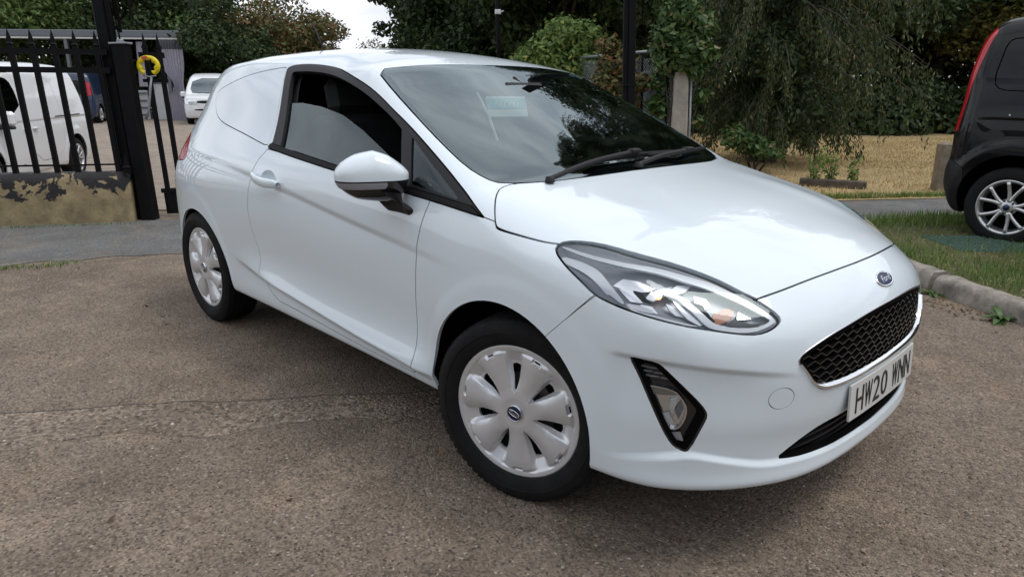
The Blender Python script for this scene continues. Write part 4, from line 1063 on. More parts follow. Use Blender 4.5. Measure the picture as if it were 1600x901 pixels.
def island_mat(name, cols, rough=.6, transl=.25, spec=.3):
    """colour differs from leaf to leaf"""
    m, t, b = nodes(name); g = t.nodes.new('ShaderNodeNewGeometry'); r = t.nodes.new('ShaderNodeValToRGB'); e = r.color_ramp.elements
    r.color_ramp.interpolation = 'LINEAR'
    while len(e) < len(cols): e.new(.5)
    for i, c in enumerate(cols): e[i].position = c[0]; e[i].color = (*c[1], 1)
    t.links.new(g.outputs['Random Per Island'], r.inputs[0]); t.links.new(r.outputs[0], b.inputs['Base Color'])
    b.inputs['Roughness'].default_value = rough; b.inputs['Specular IOR Level'].default_value = spec
    if transl:
        tl = t.nodes.new('ShaderNodeBsdfTranslucent'); mx = t.nodes.new('ShaderNodeMixShader'); mx.inputs[0].default_value = transl
        o = t.nodes['Material Output']; t.links.new(r.outputs[0], tl.inputs[0]); t.links.new(b.outputs[0], mx.inputs[1]); t.links.new(tl.outputs[0], mx.inputs[2]); t.links.new(mx.outputs[0], o.inputs[0])
    return m
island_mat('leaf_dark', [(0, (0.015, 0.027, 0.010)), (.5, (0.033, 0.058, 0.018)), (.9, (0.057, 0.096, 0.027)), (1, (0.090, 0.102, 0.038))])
island_mat('leaf_mid', [(0, (0.062, 0.104, 0.029)), (.5, (0.114, 0.183, 0.049)), (.9, (0.177, 0.250, 0.073)), (1, (0.250, 0.229, 0.083))])
island_mat('leaf_bright', [(0, (0.061, 0.113, 0.025)), (.5, (0.129, 0.207, 0.048)), (.9, (0.207, 0.293, 0.078)), (1, (0.328, 0.293, 0.086))])
island_mat('leaf_rust', [(0, (0.052, 0.078, 0.025)), (.4, (0.103, 0.121, 0.038)), (.65, (0.172, 0.113, 0.044)), (.85, (0.224, 0.103, 0.044)), (1, (0.121, 0.155, 0.052))])
island_mat('leaf_yellow', [(0, (0.075, 0.090, 0.024)), (.5, (0.165, 0.150, 0.038)), (1, (0.255, 0.210, 0.053))])
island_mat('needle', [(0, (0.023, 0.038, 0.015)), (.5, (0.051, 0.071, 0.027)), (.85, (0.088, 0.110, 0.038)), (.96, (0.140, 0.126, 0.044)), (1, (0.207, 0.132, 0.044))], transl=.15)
island_mat('ivy_leaf', [(0, (0.031, 0.070, 0.020)), (.5, (0.070, 0.133, 0.039)), (.9, (0.126, 0.196, 0.063)), (1, (0.210, 0.140, 0.056))], rough=.4)
island_mat('grass_green', [(0, (0.053, 0.109, 0.021)), (.5, (0.105, 0.194, 0.039)), (.85, (0.176, 0.264, 0.061)), (1, (0.334, 0.299, 0.124))])
island_mat('grass_dry', [(0, (0.276, 0.186, 0.088)), (.5, (0.492, 0.354, 0.168)), (.88, (0.600, 0.511, 0.276)), (1, (0.236, 0.256, 0.078))], transl=.15)
island_mat('grit', [(0, (0.070, 0.063, 0.056)), (.5, (0.210, 0.175, 0.140)), (.85, (0.364, 0.308, 0.238)), (1, (0.588, 0.532, 0.448))], transl=0)
island_mat('litter', [(0, (.06, .04, .02)), (.6, (.16, .09, .04)), (1, (.30, .20, .10))], transl=.1)
mat('bark', (.055, .045, .036), .9, var=.4, vscale=6, bump=.6, bscale=18)
mat('black_iron', (.006, .006, .0065), .6, var=.25, vscale=14, bump=.12, bscale=45, spec=.15)
mat('timber', (.20, .165, .12), .85, var=.35, vscale=9, bump=.5, bscale=30)
mat('old_timber', (.085, .07, .055), .9, var=.4, vscale=10, bump=.5, bscale=25)
mat('kerb_stone', (.26, .235, .20), .9, var=.5, vscale=9, bump=.8, bscale=30)
mat('concrete_post', (.33, .31, .27), .85, var=.22, vscale=7, bump=.4, bscale=40)
mat('galvanised', (.33, .36, .38), .45, metal=.5, var=.15)
mat('yellow_plastic', (.70, .55, .01), .4)
mat('sticker_red', (.5, .09, .05), .5)
mat('curtain_cloth', (.40, .38, .44), .85, var=.12, vscale=5)
mat('canopy_steel', (.13, .145, .16), .5)
mat('canopy_light', (.55, .55, .52), .7)
mat('far_white', (.62, .63, .64), .6, var=.06, vscale=3)
mat('van_white', (.74, .76, .78), .3, coat=.8)
mat('van_blue', (.012, .026, .060), .3, coat=.8)
mat('van_black', (.004, .004, .0045), .3, coat=.55, coat_r=.02, spec=.1)
mat('alloy', (.62, .62, .63), .28, metal=.8)
mat('plate_yellow', (.75, .52, .03), .4)

# ------------------------------------------------------------------ ground materials
def ground_mat(name, c0, c1, c2, speck, bump, scale=1., crack=True):
    m, t, b = nodes(name); N = t.nodes; L = t.links
    tc = N.new('ShaderNodeTexCoord')
    def noise(sc_, det=6, ro=.6, dist=0.):
        n = N.new('ShaderNodeTexNoise'); n.inputs['Scale'].default_value = sc_; n.inputs['Detail'].default_value = det; n.inputs['Roughness'].default_value = ro; n.inputs['Distortion'].default_value = dist
        L.new(tc.outputs['Object'], n.inputs['Vector']); return n
    def mixc(f, a, b_, blend='MIX'):
        x = N.new('ShaderNodeMix'); x.data_type = 'RGBA'; x.blend_type = blend
        for v, i in ((f, 0), (a, 6), (b_, 7)):
            if isinstance(v, (int, float)): x.inputs[i].default_value = v
            elif isinstance(v, tuple): x.inputs[i].default_value = (*v, 1)
            else: L.new(v, x.inputs[i])
        return x.outputs[2]
    def ramp(v, p0, p1):
        r = N.new('ShaderNodeMapRange'); r.inputs[1].default_value = p0; r.inputs[2].default_value = p1; L.new(v, r.inputs[0]); return r.outputs[0]
    big = ramp(noise(.55*scale, 5, .6, .6).outputs['Fac'], .36, .64); mid = ramp(noise(3.2*scale, 7, .65).outputs['Fac'], .35, .68)
    c = mixc(big, c0, c1); c = mixc(ramp(noise(2.1*scale, 8, .7, .8).outputs['Fac'], .52, .70), c, c2)
    c = mixc(mid, c, mixc(1., c, (.70, .68, .66), 'MULTIPLY'))
    vo = N.new('ShaderNodeTexVoronoi'); vo.inputs['Scale'].default_value = 130*scale; L.new(tc.outputs['Object'], vo.inputs['Vector'])
    hs = N.new('ShaderNodeSeparateColor'); L.new(vo.outputs['Color'], hs.inputs[0])
    st = ramp(hs.outputs[0], .0, 1.)
    tone = N.new('ShaderNodeMapRange'); tone.inputs[3].default_value = 1-speck; tone.inputs[4].default_value = 1+speck; L.new(st, tone.inputs[0])
    sc2 = N.new('ShaderNodeVectorMath'); sc2.operation = 'SCALE'; L.new(c, sc2.inputs[0]); L.new(tone.outputs[0], sc2.inputs['Scale']); c = sc2.outputs[0]
    c = mixc(ramp(hs.outputs[1], .978, .985), c, (.33, .29, .245))                         # pale chippings
    c = mixc(ramp(hs.outputs[2], .97, .98), c, (.07, .06, .052))                      # dark ones
    L.new(c, b.inputs['Base Color']); b.inputs['Roughness'].default_value = .92; b.inputs['Specular IOR Level'].default_value = .25
    h = N.new('ShaderNodeMath'); h.operation = 'MULTIPLY_ADD'; L.new(vo.outputs['Distance'], h.inputs[0]); h.inputs[1].default_value = -.9
    L.new(noise(38*scale, 5, .7).outputs['Fac'], h.inputs[2])
    bp = N.new('ShaderNodeBump'); bp.inputs['Strength'].default_value = bump; bp.inputs['Distance'].default_value = .006; L.new(h.outputs[0], bp.inputs['Height']); L.new(bp.outputs[0], b.inputs['Normal'])
    return m
ground_mat('tarmac_brown', (.235, .186, .143), (.178, .143, .113), (.280, .216, .160), .42, .9)
ground_mat('tarmac_grey', (.170, .172, .168), (.140, .142, .140), (.205, .185, .158), .22, .6)
ground_mat('yard', (.34, .285, .235), (.29, .25, .21), (.38, .32, .26), .22, .6)
ground_mat('chippings', (.250, .200, .155), (.195, .157, .124), (.290, .226, .168), .50, 1.2, .62)
ground_mat('soil_dry', (.46, .34, .17), (.37, .28, .14), (.52, .39, .20), .3, .8, .6)
ground_mat('soil_green', (.075, .095, .03), (.10, .095, .04), (.15, .12, .06), .35, 1., .6)

def sheet(name, fn, ss, tt, m, lift=0.):
    """draped sheet over ss x tt"""
    S, T = np.meshgrid(ss, tt, indexing='ij'); Z = ground_z(S, T)+lift
    P = CAM[:2]+S[..., None]*RH+T[..., None]*DH; P = np.concatenate([P, Z[..., None]], -1)
    o = MB().grid(P).build(name, m); return tag(o, kind='structure')
def ground_z(s, t):
    s = np.asarray(s, float); t = np.asarray(t, float)
    return -.30*np.clip((t-7.3)/2.5, 0, 1)*np.clip((-s-2.2)/2., 0, 1)+.0*s
far = [-300, -120, -60, -35, -25, -20, -16, -13, -11, -9, -7.5, -6.5, -5.5, -4.5, -3.8, -3, -2, -1, 0, 1, 2, 3, 4, 5, 6.5, 8, 10, 13, 18, 25, 35, 60, 120, 300]
fart = [-60, -20, -8, -3, 0, 1, 2, 3, 4, 5, 6, 6.5, 7, 7.5, 8, 8.5, 9, 9.5, 10, 11, 12, 14, 17, 20, 25, 32, 45, 80, 150, 320]
sheet('ground', None, far, fart, 'tarmac_brown')
def poly_sheet(name, pts, m, lift):
    q = np.array([G(s, t) for s, t in pts]); q[:, 2] += lift; o = MB().add(q, [tuple(range(len(q)))]).build(name, m); return tag(o, kind='structure')
rng = np.random.default_rng(7)
def wavy(p0, p1, n, amp, seed):
    r_ = np.random.default_rng(seed); t = np.linspace(0, 1, n)[:, None]; p = np.asarray(p0)*(1-t)+np.asarray(p1)*t
    w_ = r_.normal(0, amp, n); w_ = np.convolve(w_, [.25, .5, .25], 'same'); p[:, 1] += w_; return p
near_e = np.concatenate([wavy((-9, 3.85), (-3.7, 4.97), 14, .05, 1), wavy((-3.55, 5.14), (-2.4, 5.5), 12, .05, 2), wavy((-2.3, 5.5), (3.2, 6.69), 30, .04, 3), wavy((3.3, 6.72), (14, 9.3), 20, .03, 4)])
far_e = np.array([(14, 10.6), (5.47, 8.69), (3.7, 8.33), (0, 7.5), (-3.6, 6.76), (-9, 5.5)])
poly_sheet('pavement', [tuple(p) for p in near_e]+[tuple(p) for p in far_e], 'tarmac_grey', .004)
yd = sheet('yard', None, np.linspace(-40, -2.2, 30), np.r_[np.linspace(7.4, 12, 12), 15, 20, 30, 45], 'yard', .006)
# patch of exposed chippings across the near tarmac
e1 = wavy((-3.2, 2.50), (-.30, 2.93), 40, .028, 5); e2 = wavy((-.30, 2.66), (-3.2, 2.12), 40, .045, 6)
poly_sheet('chipping_strip', [tuple(p) for p in e1]+[tuple(p) for p in e2], 'chippings', .0012)
ej = wavy((-3.2, 2.50), (-.30, 2.93), 40, .028, 5); mat('joint_dark', (.06, .052, .045), .9)
poly_sheet('tarmac_joint', [tuple(p) for p in ej]+[tuple(p) for p in (ej+[0, .007])[::-1]], 'joint_dark', .0022)
# dry field
fld = np.concatenate([np.array([(2.2, 8.05), (3.7, 8.36), (5.47, 8.72), (14, 10.65)]), np.array([(40, 16), (40, 40), (1.5, 26), (1.2, 12), (1.6, 8.6)])])
poly_sheet('dry_field', [tuple(p) for p in fld], 'soil_dry', .008)

# ------------------------------------------------------------------ verge with kerb
KB = np.array([(2.50, 6.3), (2.62, 5.75), (2.69, 5.25), (2.77, 4.72), (2.845, 4.36), (2.96, 3.9), (3.22, 3.0), (3.5, 2.0)])
vg = np.concatenate([KB[::-1]+[.14, 0], [(2.62, 6.46), (3.3, 6.66), (14, 9.24), (16, 2.)]])
q = np.array([G(s, t) for s, t in vg]); q[:, 2] += .105
tag(MB().add(q, [tuple(range(len(q)))]).build('verge', 'soil_green'), kind='structure')
q2 = np.array([G(s, t) for s, t in [(2.62, 6.46), (3.3, 6.66), (14, 9.24)]]); m = MB(); m.grid(np.stack([q2+[0, 0, .105], q2-D3*-.05+[0, 0, .0]])); tag(m.build('verge_edge', 'soil_green'), kind='structure')
kerb = empty('kerb', G(2.95, 5.2), 0, 'worn grey concrete kerb edging the green verge beside the white van', 'kerb')
def smoothline(p, n):
    p = np.asarray(p, float); d = np.r_[0, np.cumsum(np.linalg.norm(np.diff(p, axis=0), axis=1))]; u = np.linspace(0, d[-1], n); return np.stack([np.interp(u, d, p[:, k]) for k in (0, 1)], 1), d[-1]
L_, ln = smoothline(KB, 400); nb = 5
for k in range(nb):
    i0, i1 = int(k*399/nb)+1, int((k+1)*399/nb)-1; seg = L_[i0:i1+1:4]; sec = []
    r_ = np.random.default_rng(20+k)
    for j, (s, t) in enumerate(seg):
        w_ = r_.normal(0, .004, 8); wz = r_.normal(0, .004, 8)
        pr = [(-.012, -.02), (-.006, .05), (.0, .085), (.018, .112), (.045, .122), (.10, .123), (.135, .118), (.14, .0)]
        sec.append([G(s+a+w_[i], t, 0)+[0, 0, b+wz[i]+.008*math.sin(k*2.1)] for i, (a, b) in enumerate(pr)])
    m = MB(); m.grid(sec); n_ = len(sec[0]); m.add(sec[0], [tuple(range(n_))]); m.add(sec[-1], [tuple(range(n_))[::-1]])
    o = m.build('kerb_stone', 'kerb_stone', None, smooth=True); o.parent = kerb; o.matrix_parent_inverse = kerb.matrix_basis.inverted()

# ------------------------------------------------------------------ grass, grit, litter
def blades(name, pts, h, wd, m, lean=.5, seed=1, kind='stuff', label=None, cat=None):
    r_ = np.random.default_rng(seed); n = len(pts); a = r_.uniform(0, 2*math.pi, n); hh = h*r_.uniform(.45, 1.25, n); ll = lean*hh*r_.uniform(.2, 1.2, n)
    d = np.stack([np.cos(a), np.sin(a), 0*a], 1); sdv = np.stack([-np.sin(a), np.cos(a), 0*a], 1)*wd
    b = np.asarray(pts); mid_ = b+d*(ll*.35)[:, None]+UP*(hh*.6)[:, None]; tip = b+d*ll[:, None]+UP*hh[:, None]*.95
    V = np.stack([b-sdv, b+sdv, mid_+sdv*.7, mid_-sdv*.7, tip], 1).reshape(-1, 3)
    i = np.arange(n)*5; F = np.concatenate([np.stack([i, i+1, i+2], 1), np.stack([i, i+2, i+3], 1), np.stack([i+3, i+2, i+4], 1)])
    o = raw_mesh(name, V, F, m); return tag(o, label, cat, kind=kind)
def scatter(poly, n, seed, z=0., dens=None):
    r_ = np.random.default_rng(seed); poly = np.asarray(poly); lo, hi = poly.min(0), poly.max(0); out_ = []
    tot = 0
    while tot < n:
        p = r_.uniform(lo, hi, (n*2, 2)); k = poly_sd(p, poly) < 0
        if dens is not None: k &= r_.uniform(0, 1, len(p)) < dens(p)
        out_.append(p[k]); tot += k.sum()
    p = np.concatenate(out_)[:n]
    zz = ground_z(p[:, 0], p[:, 1])+z
    return np.concatenate([CAM[:2]+p[:, :1]*RH+p[:, 1:]*DH, zz[:, None]], 1)
vpoly = np.concatenate([KB[::-1]+[.13, 0], [(2.66, 6.42), (3.3, 6.62), (6.5, 7.4), (6.5, 2.)]])
def clump(sc_, seed, thr=.45):
    r_ = np.random.default_rng(seed); c = r_.uniform(-12, 25, (900, 2))
    def f_(p):
        o = np.zeros(len(p))
        for i in range(0, len(p), 4000):
            d2 = ((p[i:i+4000, None]-c[None])**2).sum(-1).min(1); o[i:i+4000] = np.exp(-d2/(sc_*sc_))
        return np.clip(o*1.2+.15, 0, 1)
    return f_
blades('verge_grass', scatter(vpoly, 26000, 3, .10, clump(.35, 5)), .055, .0022, 'grass_green', .8, 4, label='short green grass on the verge under the black van', cat='grass')
blades('verge_tall_grass', scatter(np.array([(3.0, 6.2), (4.4, 6.4), (4.4, 7.0), (3.1, 6.65)]), 1500, 8, .10), .085, .0026, 'grass_green', .5, 9, label='taller green grass along the path edge of the verge', cat='grass')
fp = np.array([(2.3, 8.2), (3.7, 8.45), (5.47, 8.8), (13, 10.6), (16, 19), (3, 19), (1.5, 12)])
blades('dry_grass', scatter(fp, 60000, 11, .005, clump(.5, 12)), .045, .0045, 'grass_dry', 1.3, 13, label='short straw coloured grass covering the field behind the path', cat='grass')
blades('field_edge_grass', scatter(np.array([(3.4, 8.38), (5.6, 8.8), (9, 9.5), (9, 9.7), (5.6, 9.0), (3.4, 8.62)]), 5000, 14, .005), .07, .003, 'grass_green', .9, 15, label='thin green grass along the near edge of the dry field', cat='grass')
wb = np.array([(-5.0, 6.20), (-3.55, 6.60), (-3.5, 6.66), (-5.0, 6.32)])
blades('wall_foot_moss', scatter(wb, 260, 16, .002), .018, .004, 'grass_green', 1., 17, label='thin line of moss and grass at the foot of the low wall', cat='grass')
blades('pavement_weed', scatter(np.array([(-3.75, 4.95), (-3.4, 5.08), (-3.2, 5.16), (-3.25, 5.0), (-3.7, 4.84)]), 260, 18, .004), .022, .003, 'grass_green', 1.2, 19, label='small patch of grass growing at the pavement edge on the left', cat='grass')
def pebbles(name, pts, size, m, seed, label):
    r_ = np.random.default_rng(seed); n = len(pts); base = np.array([(1, 0, 0), (-1, 0, 0), (0, 1, 0), (0, -1, 0), (0, 0, .8), (0, 0, -.8)], float)
    F0 = np.array([(0, 2, 4), (2, 1, 4), (1, 3, 4), (3, 0, 4), (2, 0, 5), (1, 2, 5), (3, 1, 5), (0, 3, 5)])
    sz = size*r_.lognormal(0, .45, n); sc_ = r_.uniform(.6, 1.2, (n, 1, 3))*[1, 1, .6]; a = r_.uniform(0, 6.28, n); c, s = np.cos(a), np.sin(a)
    V = base[None]*sc_*sz[:, None, None]*r_.uniform(.75, 1.25, (n, 6, 1)); x = V[..., 0]*c[:, None]-V[..., 1]*s[:, None]; y = V[..., 0]*s[:, None]+V[..., 1]*c[:, None]
    V = np.stack([x, y, V[..., 2]], -1)+np.asarray(pts)[:, None]+[0, 0, 0]; F = F0[None]+6*np.arange(n)[:, None, None]
    return tag(raw_mesh(name, V.reshape(-1, 3), F.reshape(-1, 3), m), label, 'grit', kind='stuff')
tar = np.array([(-5, 1.2), (5, 1.2), (2.9, 4.6), (2.7, 6.4), (-3.6, 4.9)])
pebbles('loose_grit', scatter(tar, 7000, 21, .001), .0028, 'grit', 22, 'loose grit and small stones scattered over the brown tarmac')
strip = np.array([tuple(p) for p in e1]+[tuple(p) for p in e2])
pebbles('strip_stones', scatter(strip, 900, 23, .0), .0046, 'grit', 24, 'coarse stones standing out of the worn strip in the tarmac')
def litter(name, pts, size, m, seed, label):
    r_ = np.random.default_rng(seed); n = len(pts); a = r_.uniform(0, 6.28, n); tl = r_.normal(0, .35, (n, 2)); L2 = size*r_.uniform(.6, 1.4, n)
    u = np.stack([np.cos(a), np.sin(a), tl[:, 0]], 1)*L2[:, None]; v = np.stack([-np.sin(a), np.cos(a), tl[:, 1]], 1)*(L2*.45)[:, None]; b = np.asarray(pts)+[0, 0, size*.25]
    V = np.stack([b-u, b+v-[0, 0, .15*size], b+u, b-v], 1).reshape(-1, 3); i = np.arange(n)*4
    return tag(raw_mesh(name, V, np.stack([i, i+1, i+2, i+3], 1), m), label, 'leaves', kind='stuff')
litter('fallen_leaves', np.concatenate([scatter(tar, 90, 25, .003), scatter(np.array([(2.55, 4.8), (2.72, 4.85), (2.90, 3.95), (2.65, 3.95)]), 110, 26, .003)]), .014, 'litter', 27, 'few dry fallen leaves and scraps lying on the tarmac')

# leafy weeds at the foot of the kerb
def rosette(name, c, n, ln, seed, label, m='ivy_leaf'):
    r_ = np.random.default_rng(seed); mm = MB(); root = empty(name, c, 0, label, 'weed', 'weeds at the foot of the kerb')
    for k in range(n):
        a = r_.uniform(0, 6.28); l = ln*r_.uniform(.55, 1.2); el = r_.uniform(.35, 1.1); d = np.array([math.cos(a), math.sin(a), 0]); sdv = np.array([-math.sin(a), math.cos(a), 0])
        P = []
        for q in np.linspace(0, 1, 6):
            c_ = d*l*q*math.cos(el*(1-.5*q))+UP*l*(math.sin(el)*q-.55*q*q); w_ = ln*.16*math.sin(math.pi*min(1, .08+.92*q))**.7*(1.25 if int(q*10) % 2 else .85)
            P.append([c_-sdv*w_+UP*w_*.25, c_, c_+sdv*w_+UP*w_*.25])
        o = MB().grid(P).build('leaf', m, root, smooth=True)
    return root
for k, (s, t, n, l, lb) in enumerate(((2.70, 4.80, 15, .15, 'leafy green weed at the kerb foot nearest the number plate'), (2.77, 4.50, 10, .11, 'low leafy weed at the kerb foot right of the larger weed'), (2.88, 3.98, 16, .14, 'green weed at the kerb foot by the right edge of the picture'))):
    rosette('weed', G(s, t), n, l, 40+k, lb)

# ------------------------------------------------------------------ trees
def leaf_cloud(blobs, n, size, seed, flat=.0, droop=0.):
    """leaf-sized faces spread in the outer part of many overlapping clumps: blobs (k,6) centre + radii"""
    r_ = np.random.default_rng(seed); b = np.asarray(blobs, float); vol = (b[:, 3]*b[:, 4]*b[:, 5])**.8; k = r_.choice(len(b), n, p=vol/vol.sum())
    d = r_.normal(size=(n, 3)); d /= np.linalg.norm(d, axis=1)[:, None]; rr = r_.uniform(.45, 1.0, n)**.6*(1+.12*r_.normal(size=n))
    c = b[k, :3]+d*b[k, 3:]*rr[:, None]
    nrm = d*.7+r_.normal(0, .6, (n, 3))+UP*.35; nrm /= np.linalg.norm(nrm, axis=1)[:, None]
    u = np.cross(nrm, r_.normal(size=(n, 3))); u /= np.linalg.norm(u, axis=1)[:, None]; v = np.cross(nrm, u)
    sz = size*r_.uniform(.55, 1.35, n)
    u = u*sz[:, None]; v = v*(sz*.55)[:, None]
    V = np.stack([c-u, c+v*.9-u*.1, c+u, c-v*.9-u*.1], 1); i = np.arange(n)*4
    return V.reshape(-1, 3), np.stack([i, i+1, i+2, i+3], 1)
def crown_blobs(c, rx, rz, n, seed, lo=-.75, br=.34):
    r_ = np.random.default_rng(seed); o = []
    while len(o) < n:
        d = r_.uniform(-1, 1, 3)
        if np.linalg.norm(d) > 1 or d[2] < lo: continue
        d *= (.55+.45*np.linalg.norm(d)); q = br*rx*r_.uniform(.6, 1.35)
        o.append((c[0]+d[0]*rx, c[1]+d[1]*rx, c[2]+d[2]*rz, q*1.15, q*1.15, q*.8))
    return np.array(o)
def tree(name, s, t, h, rx, leaf_m, seed, n, size, label, group=None, trunk_h=None, lo=-.85, base=None, lean=(0, 0), nb=34, br=.34, cat='tree'):
    b = G(s, t); trunk_h = trunk_h or h*.35; zc = trunk_h+(h-trunk_h)*.5 if base is None else (base+h)/2; rz = (h-zc)
    root = empty(name, b, 0, label, cat, group); r_ = np.random.default_rng(seed+500)
    bl = crown_blobs((lean[0], lean[1], zc), rx, rz, nb, seed, lo, br)
    m = MB(); tr = max(.09, h*.018)
    m.tube([(0, 0, -.1), (lean[0]*.2, lean[1]*.2, h*.3), (lean[0]*.6, lean[1]*.6, h*.62), (lean[0], lean[1], h*.86)], [tr*1.25, tr, tr*.6, tr*.15], 9)
    for q in bl[::2]:
        z0 = min(q[2]*.7, h*.7)*r_.uniform(.6, 1.); f_ = z0/h; p0 = np.array([lean[0]*f_, lean[1]*f_, z0]); p1 = q[:3]; md = (p0+p1)/2+[0, 0, .08*h*r_.uniform(-.3, 1)]
        m.tube([p0, md, p1], [tr*.38, tr*.22, tr*.06], 5)
    m.build('trunk', 'bark', root, smooth=True)
    V, F = leaf_cloud(bl, n, size, seed+1); raw_mesh('crown', V, F, leaf_m, root)
    return root
TR = 'trees behind the yard and field'
def ts(px, t): return (px-800)/1112.5*(t*math.cos(PITCH)+.05*t)*1.0
tree('leafy_tree', ts(20, 34), 34, 9.0, 3.8, 'leaf_mid', 101, 25500, 0.118, 'dark green leafy tree above the railings at the far left edge', TR, base=.6, nb=46)
tree('leafy_tree', ts(135, 36), 36, 9.5, 3.6, 'leaf_mid', 102, 25500, 0.118, 'green leafy tree standing above the blue van', TR, base=.6, nb=46)
tree('leafy_tree', ts(245, 33), 33, 8.0, 2.6, 'leaf_dark', 103, 20400, 0.111, 'dark tree right of the tall gate post pole', TR, base=.5, nb=40)
tree('leafy_tree', ts(330, 36), 36, 8.2, 2.9, 'leaf_mid', 104, 18700, 0.118, 'open leafy tree with sky showing through above the white van in the yard', TR, base=.5, nb=36)
tree('hawthorn', ts(425, 34), 34, 5.6, 2.6, 'leaf_rust', 105, 20400, 0.096, 'rust tinged hawthorn behind the roof aerial', TR, base=.3, nb=40)
tree('hawthorn', ts(505, 34), 34, 4.3, 1.7, 'leaf_rust', 106, 11900, 0.089, 'lower rust and green hawthorn at the left side of the sky gap', TR, base=.3, nb=30)
tree('hawthorn', ts(375, 31), 31, 4.8, 2.0, 'leaf_dark', 116, 15300, 0.089, 'dark hawthorn bush behind the rear corner of the white van', TR, base=.0, nb=30)
tree('far_shrub', ts(590, 60), 60, 3.9, 3.0, 'leaf_rust', 107, 5950, 0.118, 'small distant shrub low in the sky gap', TR, base=.5, nb=24)
tree('leafy_tree', ts(672, 25), 25, 6.5, 1.55, 'leaf_dark', 108, 15300, 0.089, 'tree with dark ragged leaves at the right side of the sky gap', TR, base=.4, nb=34)
tree('leafy_tree', ts(745, 22), 22, 7.5, 2.4, 'leaf_dark', 109, 40800, 0.096, 'tall dark tree behind the white van roof and the thin lamp post', TR, base=.5, nb=56)
tree('leafy_tree', ts(870, 19), 19, 8.5, 2.6, 'leaf_dark', 110, 51000, 0.096, 'tall broad dark tree rising behind the bright bush', TR, base=.6, nb=60)
tree('leafy_tree', ts(985, 21), 21, 12.0, 2.6, 'leaf_dark', 111, 37400, 0.096, 'tall dark tree behind the black post', TR, base=.4, nb=50)
tree('leafy_tree', ts(1290, 23), 23, 11.0, 3.1, 'leaf_dark', 112, 44200, 0.096, 'dark tree behind the drooping conifer and the dry field', TR, base=-.2, nb=56, lo=-1)
tree('leafy_tree', ts(1420, 25), 25, 12.0, 3.3, 'leaf_dark', 113, 44200, 0.096, 'dark tree at the back of the field left of the black van', TR, base=-.2, nb=56, lo=-1)
tree('leafy_tree', ts(1540, 23), 23, 10.0, 2.8, 'leaf_yellow', 114, 37400, 0.089, 'olive and yellow tree above the black van', TR, base=1.4, nb=48)
tree('leafy_tree', ts(1640, 24), 24, 11.0, 3.4, 'leaf_mid', 115, 27200, 0.096, 'green tree behind the black van at the right edge', TR, base=.0, nb=48)
tree('leafy_tree', ts(1180, 26), 26, 12.0, 3.2, 'leaf_dark', 117, 34000, 0.104, 'dark tree behind the middle of the drooping conifer', TR, base=-.2, nb=50, lo=-1)
# hedge along the back of the field
hb = np.array([(*G(s, 20.5+.09*(s-6)+.5*math.sin(s*1.7), 0)[:2], .55+.25*math.sin(s*2.3), 1.0, 1.0, .95) for s in np.arange(3.5, 19, .75)])
hg = empty('hedge', G(9, 20.5), 0, 'dense dark hedge along the back of the dry field', 'hedge'); V, F = leaf_cloud(hb, 26000, .10, 131); o = raw_mesh('foliage', V-np.array(hg.location), F, 'leaf_dark', hg)
hb = np.array([(*G(s, 36.5, 0)[:2], .8+.3*math.sin(s*2.3), 1.4, 1.4, 1.5) for s in np.arange(-30, -4, 1.2)])
hg = empty('hedge', G(-15, 36.5), 0, 'dark hedge closing off the far side of the yard', 'hedge'); V, F = leaf_cloud(hb, 16000, .14, 132); raw_mesh('foliage', V-np.array(hg.location), F, 'leaf_dark', hg)
hb = np.array([(*G(s, 27.+.6*math.sin(s*1.3), 0)[:2], z, 1.3, 1.3, 1.1) for s in np.arange(-2, 24, 1.1) for z in (.6, 2.0, 3.3)])
hg = empty('hedge', G(9, 27), 0, 'tall dark hedgerow filling the gaps between the far trees', 'hedge'); V, F = leaf_cloud(hb, 30000, .15, 133); raw_mesh('foliage', V-np.array(hg.location), F, 'leaf_dark', hg)
# unseen trees behind the viewpoint, added to darken the van's flank and reflections
r_ = np.random.default_rng(77); hb = []
for s_ in np.arange(-26, 27, 2.4):
    hh_ = r_.uniform(3.5, 6.5)
    for z in np.arange(.8, hh_, 1.1): hb.append((*G(s_+r_.normal(0, .5), -11+r_.normal(0, .8), 0)[:2], z, 1.6, 1.6, 1.1))
V, F = leaf_cloud(np.array(hb), 26000, .24, 78); tag(raw_mesh('unseen_tree_belt', V, F, 'leaf_dark'), 'unseen belt of dark trees added behind the viewpoint to darken the white van', 'trees', kind='stuff')
# bright bush and brambles by the chain-link fence
def bush(name, blobs, n, size, m, seed, label, cat='bush'):
    bl = np.array(blobs, float); c = np.array([bl[:, 0].mean(), bl[:, 1].mean(), 0]); root = empty(name, c, 0, label, cat)
    V, F = leaf_cloud(bl, n, size, seed); raw_mesh('foliage', V-c, F, m, root)
    mm = MB(); r_ = np.random.default_rng(seed)
    for q in bl: mm.tube([(r_.normal(0, .1), r_.normal(0, .1), -.02), (q[0]-c[0])*.5+np.array([0]).item() if False else ((q[0]-c[0])*.5, (q[1]-c[1])*.5, q[2]*.55), q[:3]-c], [.022, .014, .004], 5)
    mm.build('stems', 'bark', root, smooth=True); return root
def bb(px, py, t, r, rz=None):
    k = np.array([px-800, -(py-450.5), 0])/FPX; D_ = cd+cr*k[0]+cu*k[1]; q = CAM+D_*(t/(D_[:2]@DH)); return (q[0], q[1], q[2], r, r, rz or r*.8)
bush('bright_bush', [bb(880, 55, 13, .42), bb(910, 60, 13, .40), bb(860, 80, 13, .42), bb(835, 95, 13.1, .38), bb(900, 95, 13, .45), bb(870, 110, 13, .5), bb(920, 120, 13, .4), bb(820, 112, 13.2, .4), bb(850, 140, 13, .6), bb(905, 150, 13, .6)], 9000, .052, 'leaf_bright', 141, 'bright yellow green bush behind the windscreen pillar')
